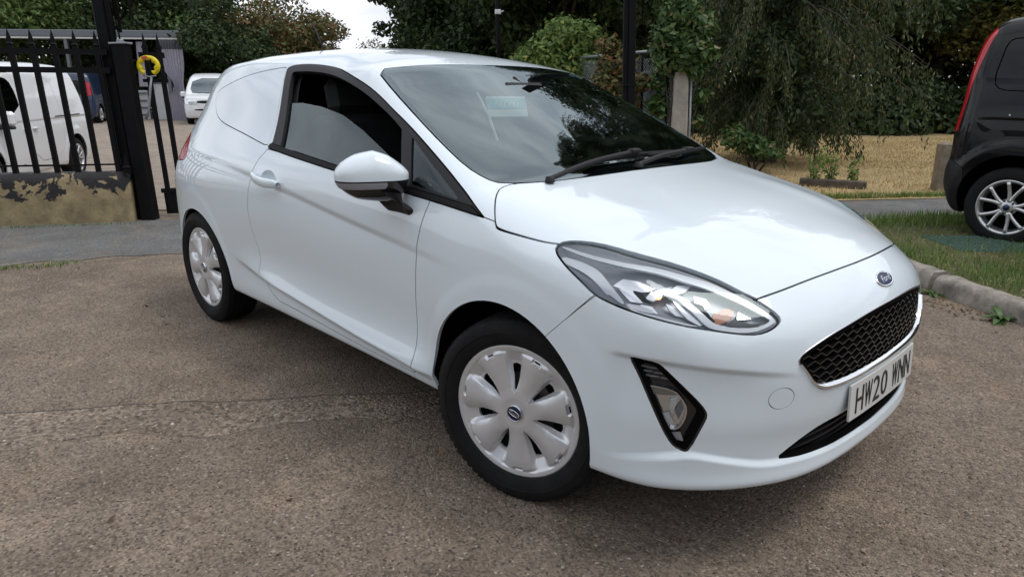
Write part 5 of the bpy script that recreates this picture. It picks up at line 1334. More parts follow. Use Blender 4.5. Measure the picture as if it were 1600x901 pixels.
bush('bramble', [bb(950, 72, 11.3, .20), bb(965, 100, 11.2, .28), bb(955, 130, 11.2, .3), bb(970, 160, 11.1, .3), bb(1000, 130, 10.9, .18)], 2600, .05, 'leaf_rust', 142, 'brown and green bramble left of the black post')
bush('ivy', [bb(1060, 20, 10.4, .30), bb(1085, 45, 10.4, .30), bb(1045, 55, 10.4, .26), bb(1075, 75, 10.4, .32), bb(1100, 85, 10.45, .22), bb(1050, 92, 10.5, .26), bb(1085, 105, 10.5, .20), bb(1035, 80, 10.6, .20), bb(1040, 125, 10.8, .24), bb(1035, 165, 10.8, .24), bb(1050, 195, 10.9, .25), bb(1095, 150, 10.6, .13), bb(1090, 190, 10.6, .10)], 5200, .055, 'ivy_leaf', 143, 'ivy heaped over the concrete fence post', 'ivy')
bush('ground_ivy', [bb(1195, 235, 11.0, .22, .12), bb(1175, 225, 11.2, .28, .16), bb(1215, 240, 10.8, .14, .08), bb(1150, 215, 11.2, .25, .2)], 700, .05, 'ivy_leaf', 144, 'low ivy trailing at the foot of the drooping conifer', 'ivy')

# drooping conifer
def conifer(s, t, h, seed):
    b = G(s, t); root = empty('drooping_conifer', b, 0, 'tall drooping conifer with hanging dark sprays beside the concrete post', 'tree'); r_ = np.random.default_rng(seed)
    m = MB(); m.tube([(0, 0, -.1), (.05, 0, h*.4), (0, .05, h*.95)], [.24, .17, .03], 10)
    Vs, Fs, k0 = [], [], 0
    SP = []
    for k in range(230):
        z0 = .75*r_.uniform(.9, 1.1)+(h-1.4)*(k/230)**1.25; a = r_.uniform(0, 6.28); L0 = (2.15*(1-(z0/h)**1.5)+.25)*r_.uniform(.6, 1.12)
        if z0 < 1.6: L0 *= .75
        d = np.array([math.cos(a), math.sin(a), 0]); pts = []
        for q in np.linspace(0, 1, 7): pts.append(d*L0*q+UP*(z0+.55*q-1.15*q*q*(.6+.4*L0/2)))
        pts = np.array(pts); m.tube(pts, np.linspace(.022, .004, 7), 4)
        for q in np.arange(.10, 1.01, .032):
            p = np.array([np.interp(q, np.linspace(0, 1, 7), pts[:, i]) for i in range(3)])+r_.normal(0, .05, 3)
            SP.append((p, d, r_.uniform(.25, .75)*(1 if z0 > 1 else .7)))
    m.build('trunk', 'bark', root, smooth=True)
    n = len(SP); per = 24
    P = np.array([q[0] for q in SP]); D_ = np.array([q[1] for q in SP]); Ln = np.array([q[2] for q in SP]); Ln = np.minimum(Ln, np.maximum(P[:, 2]-.12, .1))
    j = np.arange(per)/per
    c = P[:, None]+D_[:, None]*(.18*np.sin(j*1.5))[None, :, None]*Ln[:, None, None]-UP*(j[None, :, None]**1.2*Ln[:, None, None])+r_.normal(0, .020, (n, per, 3))
    c = c.reshape(-1, 3); N = len(c)
    ax = -UP+r_.normal(0, .36, (N, 3)); ax /= np.linalg.norm(ax, axis=1)[:, None]; sd_ = np.cross(ax, r_.normal(size=(N, 3))); sd_ /= np.linalg.norm(sd_, axis=1)[:, None]
    l = r_.uniform(.045, .10, N)[:, None]; w_ = l*.15
    V = np.stack([c, c+ax*l*.45+sd_*w_, c+ax*l, c+ax*l*.45-sd_*w_], 1).reshape(-1, 3); i = np.arange(N)*4
    zb = np.arange(.9, 9.5, .42); bl = np.array([(.45*math.cos(k*2.4), .45*math.sin(k*2.4), z, .95*(1-z/14), .95*(1-z/14), .6) for k, z in enumerate(zb)])
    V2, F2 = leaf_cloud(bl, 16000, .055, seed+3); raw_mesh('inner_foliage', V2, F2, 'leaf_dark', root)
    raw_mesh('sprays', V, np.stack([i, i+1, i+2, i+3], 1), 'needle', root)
conifer(4.35, 12.6, 12.5, 151)

# ------------------------------------------------------------------ low wall, railings, gate
m_, t_, b_ = nodes('peeling_wall'); tc_ = t_.nodes.new('ShaderNodeTexCoord')
def _n(sc_, det, dist=0.):
    n = t_.nodes.new('ShaderNodeTexNoise'); n.inputs['Scale'].default_value = sc_; n.inputs['Detail'].default_value = det; n.inputs['Roughness'].default_value = .62; n.inputs['Distortion'].default_value = dist; t_.links.new(tc_.outputs['Object'], n.inputs['Vector']); return n
sx_ = t_.nodes.new('ShaderNodeSeparateXYZ'); t_.links.new(tc_.outputs['Object'], sx_.inputs[0])
hz_ = t_.nodes.new('ShaderNodeMapRange'); hz_.inputs[1].default_value = .12; hz_.inputs[2].default_value = .47; hz_.inputs[3].default_value = -.42; hz_.inputs[4].default_value = .30; t_.links.new(sx_.outputs[2], hz_.inputs[0])
ad = t_.nodes.new('ShaderNodeMath'); am_ = t_.nodes.new('ShaderNodeMath'); am_.operation = 'MULTIPLY_ADD'; am_.inputs[1].default_value = 2.0; am_.inputs[2].default_value = -.5; t_.links.new(_n(3.0, 10, .5).outputs['Fac'], am_.inputs[0]); t_.links.new(am_.outputs[0], ad.inputs[0]); t_.links.new(hz_.outputs[0], ad.inputs[1])
th_ = t_.nodes.new('ShaderNodeMapRange'); th_.inputs[1].default_value = .545; th_.inputs[2].default_value = .56; t_.links.new(ad.outputs[0], th_.inputs[0])
st_ = t_.nodes.new('ShaderNodeValToRGB'); st_.color_ramp.elements[0].color = (.17, .13, .07, 1); st_.color_ramp.elements[0].position = .3; st_.color_ramp.elements[1].color = (.36, .285, .155, 1); st_.color_ramp.elements[1].position = .65; t_.links.new(_n(7, 8).outputs['Fac'], st_.inputs[0])
mx_ = t_.nodes.new('ShaderNodeMix'); mx_.data_type = 'RGBA'; t_.links.new(th_.outputs[0], mx_.inputs[0]); t_.links.new(st_.outputs[0], mx_.inputs[6]); mx_.inputs[7].default_value = (.014, .013, .014, 1); t_.links.new(mx_.outputs[2], b_.inputs['Base Color'])
b_.inputs['Roughness'].default_value = .7
hh_ = t_.nodes.new('ShaderNodeMath'); hh_.operation = 'MULTIPLY_ADD'; t_.links.new(th_.outputs[0], hh_.inputs[0]); hh_.inputs[1].default_value = .5; t_.links.new(_n(30, 6).outputs['Fac'], hh_.inputs[2])
bp_ = t_.nodes.new('ShaderNodeBump'); bp_.inputs['Strength'].default_value = .6; bp_.inputs['Distance'].default_value = .01; t_.links.new(hh_.outputs[0], bp_.inputs['Height']); t_.links.new(bp_.outputs[0], b_.inputs['Normal'])
WA, WB = np.array([-9.0, 5.32]), np.array([-3.62, 6.71])      # front foot of the wall
wd_ = (WB-WA)/np.linalg.norm(WB-WA); wn = np.array([-wd_[1], wd_[0]])
def wpt(l, d, z): q = WB-wd_*l+wn*d; return np.array(gp(q[0], q[1], z))
low_wall = empty('low_wall', (0, 0, 0), 0, 'low rendered wall with peeling black paint below the railings', 'wall')
ls = np.linspace(0, 5.5, 120); r_ = np.random.default_rng(61); sec = []
for l in ls:
    j = r_.normal(0, .0035, 8); e = min(1, l/.05); rr = .03*(1-e)
    pr = [(0, -.02), (.0, .2), (.004, .40), (.02, .445), (.055, .468), (.20, .468), (.235, .44), (.245, -.02)]
    sec.append([wpt(l+.0, d+j[i]+(rr if d < .1 else -rr), z+j[-i-1]-(rr if z > .4 else 0)) for i, (d, z) in enumerate(pr)])
m = MB(); m.grid(sec); m.add(sec[0], [tuple(range(8))]); m.build('render', 'peeling_wall', low_wall, smooth=True)
rail = empty('railings', (0, 0, 0), 0, 'black spear topped iron railings standing on the low wall', 'railings')
ax_w = np.stack([-(wd_[0]*R3+wd_[1]*D3), wn[0]*R3+wn[1]*D3, UP])
WDIR = wd_[0]*R3+wd_[1]*D3
LU = UPL
def spear(mb, base, h, w_=.042, up=LU):
    ax = np.stack([WDIR, np.cross(up, WDIR), up]); mb.box(base+up*h/2, (w_, w_, h), ax=ax)
    p = base+up*h
    for z0, z1, a0, a1 in ((0, .012, .8, 1.15), (.012, .03, 1.15, .5)): 
        q0 = p+up*z0; q1 = p+up*z1
        c0 = [q0+ax[0]*x*w_/2*a0+ax[1]*y*w_/2*a0 for x, y in ((-1, -1), (1, -1), (1, 1), (-1, 1))]; c1 = [q1+ax[0]*x*w_/2*a1+ax[1]*y*w_/2*a1 for x, y in ((-1, -1), (1, -1), (1, 1), (-1, 1))]
        mb.add(c0+c1, [(0, 1, 5, 4), (1, 2, 6, 5), (2, 3, 7, 6), (3, 0, 4, 7), (4, 5, 6, 7)])
    q = p+up*.03; c0 = [q+ax[0]*x*.024+ax[1]*y*.006 for x, y in ((-1, -1), (1, -1), (1, 1), (-1, 1))]; mb.add(c0+[q-up*.001, p+up*.145], [(0, 1, 5), (1, 2, 5), (2, 3, 5), (3, 0, 5)])
for k in range(13):
    l = .10+k*.172; mb = MB(); z0 = .462; spear(mb, wpt(l, .12, z0), 1.13); mb.build('railing_bar', 'black_iron', rail)
for z, hz, dz in ((1.545, .045, .02), (1.385, .05, .02), (.535, .016, .02)):
    a, b = wpt(0, .12, z)-LU*0, wpt(5.4, .12, z); sh_ = -R3*math.tan(LEAN)*z; a = a+sh_; b = b+sh_
    MB().box((a+b)/2, (np.linalg.norm(b-a), .05 if hz > .02 else .016, hz), ax=ax_w).build('rail', 'black_iron', rail)
mb = MB(); spear(mb, wpt(-.0, .02, .465), .04, .06); mb.build('end_block', 'black_iron', rail)
# gate post with the tall pole beside it
gpost = empty('gate_post', G(-3.535, 6.86), 0, 'thick square black gate post with a pale cap', 'post')
axl = np.stack([R3*math.cos(LEAN)+UP*math.sin(LEAN), D3, UPL])
o0 = np.array(gpost.location)
m = MB(); m.box(UPL*.80, (.125, .125, 1.64), ax=axl, bev=.006); m.build('shaft', 'black_iron', gpost)
m = MB(); m.box(UPL*1.625, (.15, .15, .016), ax=axl, bev=.004); m.box(UPL*1.645, (.05, .05, .03), ax=axl, bev=.006); m.build('cap', 'galvanised', gpost)
m = MB(); m.tube([UPL*1.65, UPL*1.75], .008, 6); m.tube([UPL*1.75-R3*.06+UP*.005, UPL*1.76-R3*.02, UPL*1.75, UPL*1.76+R3*.02, UPL*1.75+R3*.06+UP*.005], .008, 6); m.tube([UPL*1.75, UPL*1.83], [.02, .004], 6); m.build('finial', 'black_iron', gpost, smooth=True)
pole = empty('lamp_pole', G(-3.68, 6.90), 0, 'tall black pole with cable pipes beside the gate post', 'pole')
axp = axl
m = MB(); m.box(UPL*2.2, (.105, .105, 4.6), ax=axl, bev=.01); m.build('mast', 'black_iron', pole)
m = MB(); m.tube([R3*.085-D3*.03, R3*.085-D3*.03+UPL*4.4], .028, 10); m.build('conduit', 'black_iron', pole, smooth=True)
m = MB(); m.tube([R3*.145-D3*.02+UPL*1.72, R3*.135-D3*.02+UPL*4.4], .022, 10); m.build('conduit', 'black_iron', pole, smooth=True)
gate = empty('iron_gate', G(-3.40, 7.02), 0, 'black iron gate with two bars right of the gate post', 'gate')
gd = (R3*.93+D3*.36); axg = np.stack([gd, np.cross(UPL, gd), UPL])
for k, x in enumerate((.0, .118)):
    mb = MB(); mb.box(gd*x+UPL*.83, (.045, .045, 1.52), ax=axg, bev=.004)
    q = gd*x+UPL*1.60; c0 = [q+axg[0]*a*.022+axg[1]*b*.010 for a, b in ((-1, -1), (1, -1), (1, 1), (-1, 1))]; mb.box(q, (.05, .05, .02), ax=axg); mb.add(c0+[q+UPL*.135], [(0, 1, 4), (1, 2, 4), (2, 3, 4), (3, 0, 4)])
    mb.build('gate_bar', 'black_iron', gate)
for x in ():
    mb = MB(); mb.box(gd*x+UPL*.80, (.045, .045, 1.44), ax=axg); mb.build('gate_bar', 'black_iron', gate)
MB().box(gd*.05+UPL*1.53, (.22, .04, .05), ax=axg).build('gate_rail', 'black_iron', gate)
MB().box(gd*.05+UPL*1.30, (.22, .03, .03), ax=axg).build('gate_rail', 'black_iron', gate)
MB().box(gd*.10+UPL*.14, (.28, .03, .22), ax=axg).build('kick_plate', 'black_iron', gate)
MB().box(gd*.07+UPL*.26, (.26, .05, .04), ax=axg).build('gate_rail', 'black_iron', gate)
# yellow cable reel / lock hung on the gate
yl = empty('yellow_wheel_clamp', (0, 0, 0), 0, 'yellow ring shaped clamp hung on the black gate', 'clamp')
yc = np.array(bb(232, 103, 6.86, 1)[:3]); a = np.linspace(R(-62), R(242), 44); ro, ri = .104, .062
fwd = -D3*.93+R3*.36*0; fwd = fwd/np.linalg.norm(fwd)
V = []; rr_ = np.random.default_rng(3)
ring = lambda r, off: np.stack([yc+R3*r_i*math.cos(x)*1.0+UP*r_i*math.sin(x)*.88+fwd*off for x, r_i in zip(a, np.broadcast_to(r, a.shape))])
rin = ri+.008*np.sin(a*7)
m = MB(); m.grid(np.stack([ring(rin, -.012), ring(rin, .012), ring((ri+ro)/2, .02), ring(ro, .012), ring(ro, -.012)])); m.build('ring', 'yellow_plastic', yl, smooth=True)
m = MB(); aa = a[(a > R(80)) & (a < R(125))]; P = np.stack([[yc+R3*r*math.cos(x)+UP*r*math.sin(x)*.88+fwd*.0225 for x in aa] for r in (ri+.004, ro-.006)]); m.grid(P); m.build('warning_label', 'sticker_red', yl)
m = MB(); m.tube([yc-R3*.06-UP*.085, yc-UP*.098, yc+R3*.06-UP*.085], .007, 6); m.tube([yc+R3*.015-UP*.10, yc-R3*.01-UP*.20, yc-R3*.05-UP*.40, yc-R3*.085-UP*.48], [.010, .012, .010, .012], 6); m.build('strap', 'galvanised', yl, smooth=True)

# ------------------------------------------------------------------ posts and fence behind the van
bp_post = empty('black_post', G(1.42, 9.0), 0, 'tall square black post standing behind the windscreen', 'post')
m = MB(); m.box(UPL*2.4+R3*.05, (.085, .12, 5.2), ax=axl, bev=.006); m.build('mast', 'black_iron', bp_post)
m = MB(); m.box(UPL*2.4-R3*.022, (.055, .09, 5.2), ax=axl, bev=.006); m.build('side_channel', 'black_iron', bp_post)
m = MB(); m.box(UPL*1.30+R3*.02, (.15, .135, .03), ax=axl); m.build('band', 'black_iron', bp_post)
tp = empty('thin_lamp_post', G(-.26, 16), 0, 'thin dark lamp post carrying a small white floodlight', 'lamp post')
m = MB(); m.tube([(0, 0, 0), UPL*5.2], .045, 8); m.build('mast', 'black_iron', tp, smooth=True)
fl = np.array(bb(778, 19, 16, 1)[:3])-np.array(tp.location)
m = MB(); m.box(fl, (.13, .10, .10), ax=AXS, bev=.015); m.tube([fl, fl+R3*.12+UP*.02], .015, 6); m.build('floodlight', 'far_white', tp)
cp = empty('concrete_post', G(2.41, 10.5), 0, 'weathered concrete fence post below the ivy', 'post')
m = MB(); sec = []
for z, w_ in ((-.05, .115), (.4, .112), (1.0, .108), (1.35, .10), (1.47, .085)):
    c_ = UPL*z; sec.append([c_-R3*w_-D3*.07, c_+R3*(w_-.03)-D3*.08, c_+R3*w_-D3*.05, c_+R3*w_+D3*.07, c_-R3*w_+D3*.07, c_-R3*w_-D3*.07])
m.grid(sec); m.add(sec[-1][:5], [(0, 1, 2, 3, 4)]); m.build('shaft', 'concrete_post', cp)
m = MB(); m.tube([R3*.15, R3*.15+UPL*1.5], .018, 8); m.build('steel_stay', 'galvanised', cp, smooth=True)
fence = empty('chain_link_fence', G(1.6, 11.7), 0, 'grey chain-link fence with a top pipe beside the black post', 'fence')
F0, F1 = np.array([.72, 13.6]), np.array([2.30, 10.55]); fo = np.array(fence.location)
def fpt(u, z): q = F0+(F1-F0)*u; return np.array(gp(q[0], q[1], 0))+UPL*z-fo
fl_ = np.linalg.norm(F1-F0); m = MB(); stp = .055; hF = 1.62
Vw, Fw = [], []; nn = 0
def wire(p, q, r=.0028):
    global nn
    d = q-p; d = d/np.linalg.norm(d); u = np.cross(d, UP); u = u/(np.linalg.norm(u)+1e-9)*r; v = np.cross(d, u); 
    for c in (p, q): Vw.extend([c+u, c-u*.5+v*.87, c-u*.5-v*.87])
    for a_ in range(3): Fw.append((nn+a_, nn+(a_+1) % 3, nn+3+(a_+1) % 3, nn+3+a_))
    nn += 6
for k in np.arange(-hF, fl_, stp):
    for sg in (1, -1):
        l0, l1, z0, z1 = k, k+hF, 0., hF
        if l0 < 0: z0 += -l0; l0 = 0
        if l1 > fl_: z1 -= l1-fl_; l1 = fl_
        if z1-z0 < .05: continue
        za, zb = (z0, z1) if sg == 1 else (hF-z0, hF-z1)
        wire(fpt(l0/fl_, za+.05), fpt(l1/fl_, zb+.05))
o = raw_mesh('wire_mesh', np.array(Vw), np.array(Fw), 'galvanised', fence); o['kind'] = 'stuff'
MB().tube([fpt(0, 1.70), fpt(1, 1.78)], .022, 8).build('top_pipe', 'galvanised', fence, smooth=True)
for u in (.0, .5, .80, .97): MB().tube([fpt(u, 0), fpt(u, 1.72)], .022, 8).build('fence_post', 'black_iron', fence, smooth=True)
m = MB(); a_, b_2 = fpt(.70, 0)+D3*.25, fpt(.93, 0)+D3*.25
pn = empty('sheet_panel', G(2.0, 11.3), 0, 'blue grey metal sheet standing behind the chain-link fence', 'panel')
mat('blue_sheet', (.12, .15, .20), .5, var=.2)
for k in range(9):
    x = k*.075; m = MB(); m.box(np.array([0, 0, .75])+R3*(x-.3)+D3*(.02*(k % 2)), (.076, .02, 1.5), ax=AXS); m.build('sheet_rib', 'blue_sheet', pn)

# wooden post, sleeper, weeds on the field edge
wp = empty('wooden_post', G(5.58, 9.32), 0, 'short weathered wooden post beside the black van', 'post')
wu = UP+R3*-.02+D3*0; m = MB(); sec = []
for z, a_, k in ((-.05, .085, 0), (.3, .083, .006), (.56, .082, .0), (.60, .078, 0), (.63, .03, .0)):
    c_ = wu*z+R3*k; sec.append([c_-R3*a_-D3*a_*.9, c_+R3*a_-D3*a_*.9, c_+R3*a_+D3*a_*.9, c_-R3*a_+D3*a_*.9, c_-R3*a_-D3*a_*.9])
m.grid(sec); m.add(sec[-1][:4], [(0, 1, 2, 3)]); m.build('shaft', 'timber', wp)
slp = empty('old_sleeper', G(4.25, 9.50), 0, 'low dark timber sleeper lying on the field edge under tall weeds', 'timber')
m = MB(); m.box((0, 0, .05), (.82, .13, .12), ax=np.stack([R3*.92-D3*.39, D3*.92+R3*.39, UP]), bev=.012); m.build('beam', 'old_timber', slp)
def stem_weed(s, t, h, n, seed, label):
    r_ = np.random.default_rng(seed); root = empty('tall_weed', G(s, t), 0, label, 'weed', 'tall weeds by the sleeper'); m = MB(); lv = []
    for k in range(n):
        a = r_.uniform(0, 6.28); sp = r_.uniform(.1, .5)*h; d = np.array([math.cos(a), math.sin(a), 0]); P = [d*.02, d*sp*.3+UP*h*.4*r_.uniform(.8, 1.1), d*sp+UP*h*r_.uniform(.7, 1.1)]; m.tube(P, [.006, .005, .002], 5)
        for q in np.linspace(.15, 1, 14): lv.append(np.array([np.interp(q, [0, .5, 1], [p[i] for p in P]) for i in range(3)])+r_.normal(0, .02, 3))
    m.build('stems', 'leaf_bright', root, smooth=True); lv = np.array(lv); bl = np.concatenate([lv, np.full((len(lv), 3), .03)], 1); V, F = leaf_cloud(bl, len(lv)*3, .026, seed); raw_mesh('leaves', V, F, 'leaf_bright', root)
stem_weed(4.02, 9.62, .42, 6, 71, 'thin bushy weed above the left end of the sleeper')
stem_weed(4.30, 9.62, .50, 7, 72, 'tallest weed standing over the middle of the sleeper')
stem_weed(4.55, 9.55, .36, 5, 73, 'spreading weed leaning over the right end of the sleeper')
# ------------------------------------------------------------------ other vehicles (local x forward, y left, origin under the rear axle)
def vehicle_surface(prof, wz, rear_x, front_x, bottom, h, rnd_p=.9, k_top=.12, k_end=.12, arches=(), bow=.10, extra=None, half=.92):
    px_ = np.arange(prof[0][0], prof[-1][0], .01); pz_ = blur(pchip([a for a, b in prof], np.array([b for a, b in prof]), px_), 3, 0)
    wzz = np.arange(0, 2.6, .01); wv = blur(np.interp(wzz, [a for a, b in wz], [b for a, b in wz]), 3, 0)
    rv = blur(np.interp(wzz, [a for a, b in rear_x], [b for a, b in rear_x]), 3, 0); fv = blur(np.interp(wzz, [a for a, b in front_x], [b for a, b in front_x]), 3, 0)
    gz = np.gradient(pz_, .01)
    def f_(x, y, z):
        Y = np.abs(y)
        s = Y-np.interp(z, wzz, wv)
        if extra is not None: s = s-extra(x, z)
        tp = (z-np.interp(x, px_, pz_)+.05*Y*Y)/np.sqrt(1+np.interp(x, px_, gz)**2)
        q = (Y/half)
        rr = np.interp(z, wzz, rv)+bow*q**2+bow*1.2*q**8-x
        fr = x-np.interp(z, wzz, fv)+bow*1.6*q**2+bow*2.5*q**7
        o = smax(s, tp, k_top); o = smax(o, rr, k_end); o = smax(o, fr, k_end)
        return smax(o, bottom-z, .03)
    lo = (min(b for a, b in rear_x)-.05, -half-.05, bottom-.05); hi = (max(b for a, b in front_x)+.05, half+.05, max(b for a, b in prof)+.05)
    return build_surface(f_, lo, hi, h), f_
def ell(cx, cz, rx, rz, n=48): a = np.linspace(0, 2*math.pi, n, endpoint=False); return np.stack([cx+rx*np.cos(a), cz+rz*np.sin(a)], 1)
YN = lambda V, N: V[:, 1] < -.3
YP = lambda V, N: V[:, 1] > .3
def simple_wheel(parent, x, y, r, outer, spokes=5, alloy=True, rimr=.68):
    m = MB(); h = .105; rm = r*rimr
    m.lathe([(rm-.01, -h+.03), (rm, -h+.01), (rm+.02, -h), (r-.04, -h+.002), (r-.012, -h+.015), (r, -h+.035), (r, h-.035), (r-.015, h-.015), (rm+.02, h), (rm, h-.02), (rm-.01, h-.05)], 64)
    wl = m.build('wheel', 'tyre', parent, angle=40); wl.location = (x, y, r); wl.rotation_euler = (0, 0, 0 if outer < 0 else math.pi)
    m = MB(); m.lathe([(rm-.03, -.03), (rm-.022, -h+.035), (rm-.012, -h+.012), (rm+.004, -h+.004), (rm+.008, -h+.012)], 64); m.lathe([(.0, -.02), (rm-.02, -.02)], 40)
    rim = m.build('rim', 'alloy' if alloy else 'black_rubber', wl, smooth=True)
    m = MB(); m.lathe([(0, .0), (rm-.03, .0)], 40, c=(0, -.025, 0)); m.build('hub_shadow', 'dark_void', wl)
    for k in range(spokes):
        m = MB(); a0 = 2*math.pi*k/spokes+.1
        for da, w_ in ((-.17, .016), (.17, .016)):
            a1 = a0+da*.55; a2 = a0+da*1.75
            P = np.array([[.045*math.cos(a1), -h+.030, .045*math.sin(a1)], [.11*math.cos(a0+da), -h+.024, .11*math.sin(a0+da)], [(rm-.012)*math.cos(a2), -h+.016, (rm-.012)*math.sin(a2)]])
            m.tube(smooth_poly(P, 1, False), [.020, .017, .015, .015, .015, .018][:len(smooth_poly(P, 1, False))], 8)
        m.build('spoke', 'alloy', wl, smooth=True)
    m = MB(); m.lathe([(0, -h+.010), (.045, -h+.012), (.065, -h+.022), (.07, -h+.05)], 32); m.build('hub', 'alloy', wl, smooth=True)
    m = MB(); m.lathe([(0, -h+.006), (.024, -h+.008), (.027, -h+.014)], 24); m.build('centre_cap', 'badge_blue', wl, smooth=True)
    for k in range(5):
        a0 = 2*math.pi*k/5+.1+math.pi/5; m = MB(); m.lathe([(0, -h+.012), (.010, -h+.012), (.011, -h+.03)], 10, c=(.054*math.cos(a0), 0, .054*math.sin(a0))); m.build('wheel_nut', 'lamp_dark', wl)
    return wl

# black van at the right
BVH = .62*R3-.785*D3
bv = empty('black_van', G(4.70, 6.29, .06), math.atan2(BVH[1], BVH[0]), 'glossy black van parked on the grass verge, cut by the right edge', 'van')
prof = [(-.75, 1.68), (-.50, 1.76), (-.3, 1.81), (0, 1.84), (.4, 1.85), (1.2, 1.85), (1.9, 1.80), (2.25, 1.68), (2.65, 1.38), (2.95, 1.17), (3.3, 1.06), (3.55, .96), (3.75, .80)]
wz = [(.15, .80), (.3, .87), (.5, .895), (.8, .905), (1.0, .90), (1.1, .885), (1.3, .85), (1.6, .775), (1.85, .70), (2.2, .6)]
rx = [(.15, -.44), (.28, -.54), (.45, -.60), (.60, -.60), (.66, -.575), (.92, -.575), (1.1, -.55), (1.39, -.535), (1.65, -.49), (1.80, -.43), (2.4, -.2)]
fx = [(.15, 3.3), (.3, 3.40), (.6, 3.45), (.9, 3.42), (1.2, 3.4), (2.4, 3.4)]
def bvx(x, z):
    r0 = np.hypot(x, z-.36); lip = .020*sstep(.52, .44, r0)*sstep(.30, .45, z)
    cr_ = .012*sstep(.0, .02, 1.02-z)*np.exp(-np.maximum(1.02-z, 0)/.08)
    return lip-cr_*sstep(-.35, -.2, x)
BM, bf = vehicle_surface(prof, wz, rx, fx, .22, .016, arches=(), bow=.05, extra=bvx, k_end=.14, k_top=.16)
bs = Shell(BM)
for cx in (0., 2.66):
    for gt in (YN, YP): bs.take(ell(cx, .35, .385, .385), 'xz', lambda V, N, gt=gt: gt(V, N) & (V[:, 2] < .8), g=0, seal=False)
TLB = rnd([(-.70, .88), (-.475, .885), (-.465, .93), (-.45, 1.1), (-.42, 1.375), (-.365, 1.63), (-.34, 1.69), (-.40, 1.74), (-.9, 1.5)], 1)
for gt in (YN, YP):
    Mx = bs.take(TLB, 'xz', lambda V, N, gt=gt: (np.abs(V[:, 1]) > .45) & gt(V, N) & (V[:, 0] < .3), g=.004); surf_obj('tail_lamp', Mx, 'red_lamp', bv, flange=.01)
WN1 = rnd([(-.25, 1.25), (-.275, 1.34), (-.265, 1.45), (-.25, 1.60), (-.19, 1.635), (.78, 1.64), (.80, 1.21), (-.15, 1.225)], 1)
WN2 = rnd([(.90, 1.20), (.90, 1.63), (1.55, 1.62), (1.57, 1.17)], 1); WN3 = rnd([(1.64, 1.16), (1.62, 1.60), (1.95, 1.57), (2.35, 1.30), (2.42, 1.12)], 1)
for gt in (YN, YP):
    for wn_ in (WN1, WN2, WN3):
        Mx = bs.take(wn_, 'xz', lambda V, N, gt=gt: gt(V, N) & (V[:, 2] > 1.), g=.008)
        wo = surf_obj('side_window', offset(Mx, .004), 'van_black', bv, flange=.01)
BMP = np.array([(-.8, .1), (-.8, .70), (-.47, .66), (-.36, .60), (-.30, .1)])
Mx = bs.take(BMP, 'xz', None, g=.004, field=lambda M: np.where(M[0][:, 0] < -.05, region(M, BMP, 'xz'), .06)); surf_obj('rear_bumper', Mx, 'black_trim', bv, flange=.012)
surf_obj('body_shell', bs.M, 'van_black', bv, flange=.012)
for y in (-1, 1):
    MB().box((.75, y*.905, 1.045), (1.5, .012, .022), bev=.004).build('door_rail', 'black_trim', bv)
    for cx in (0., 2.66):
        m = MB(); a = np.linspace(-.05, math.pi+.05, 30); m.grid(np.stack([np.stack([cx+.39*np.cos(a), np.full(30, y*yy), .35+.39*np.sin(a)], 1) for yy in (.86, .5)])); m.add(np.concatenate([np.stack([cx+.39*np.cos(a), np.full(30, y*.5), .35+.39*np.sin(a)], 1), [[cx, y*.5, .2]]]), [(i, i+1, 30) for i in range(29)]); m.build('wheel_arch_liner', 'dark_void', bv)
    for cx in (0., 2.66): simple_wheel(bv, cx, y*.80, .318, y)
    m = MB(); m.box((2.32, y*.98, 1.12), (.12, .22, .17), bev=.04); m.build('door_mirror', 'van_black', bv)
MB().box((1.5, 0, .24), (3.4, 1.2, .06)).build('underbody', 'dark_void', bv)
m = MB(); m.lathe([(0, .004), (.007, .003), (.008, 0)], 10, 'y', (-.10, -.903, 1.045)); m.build('lock_button', 'alloy', bv)
# wheel marks: ground reinforcement mesh under the wheel
gm = empty('ground_mesh', G(3.95, 5.6, .099), HEAD, 'green plastic grass reinforcement mesh under the black van wheel', 'mesh')
mat('mesh_green', (.10, .17, .14), .6)
m = MB()
for k in range(22): m.box((-.5+k*.05, 0, .012), (.006, .55, .012)); 
for k in range(12): m.box((.025, -.275+k*.05, .010), (1.1, .006, .012))
m.build('grid', 'mesh_green', gm)

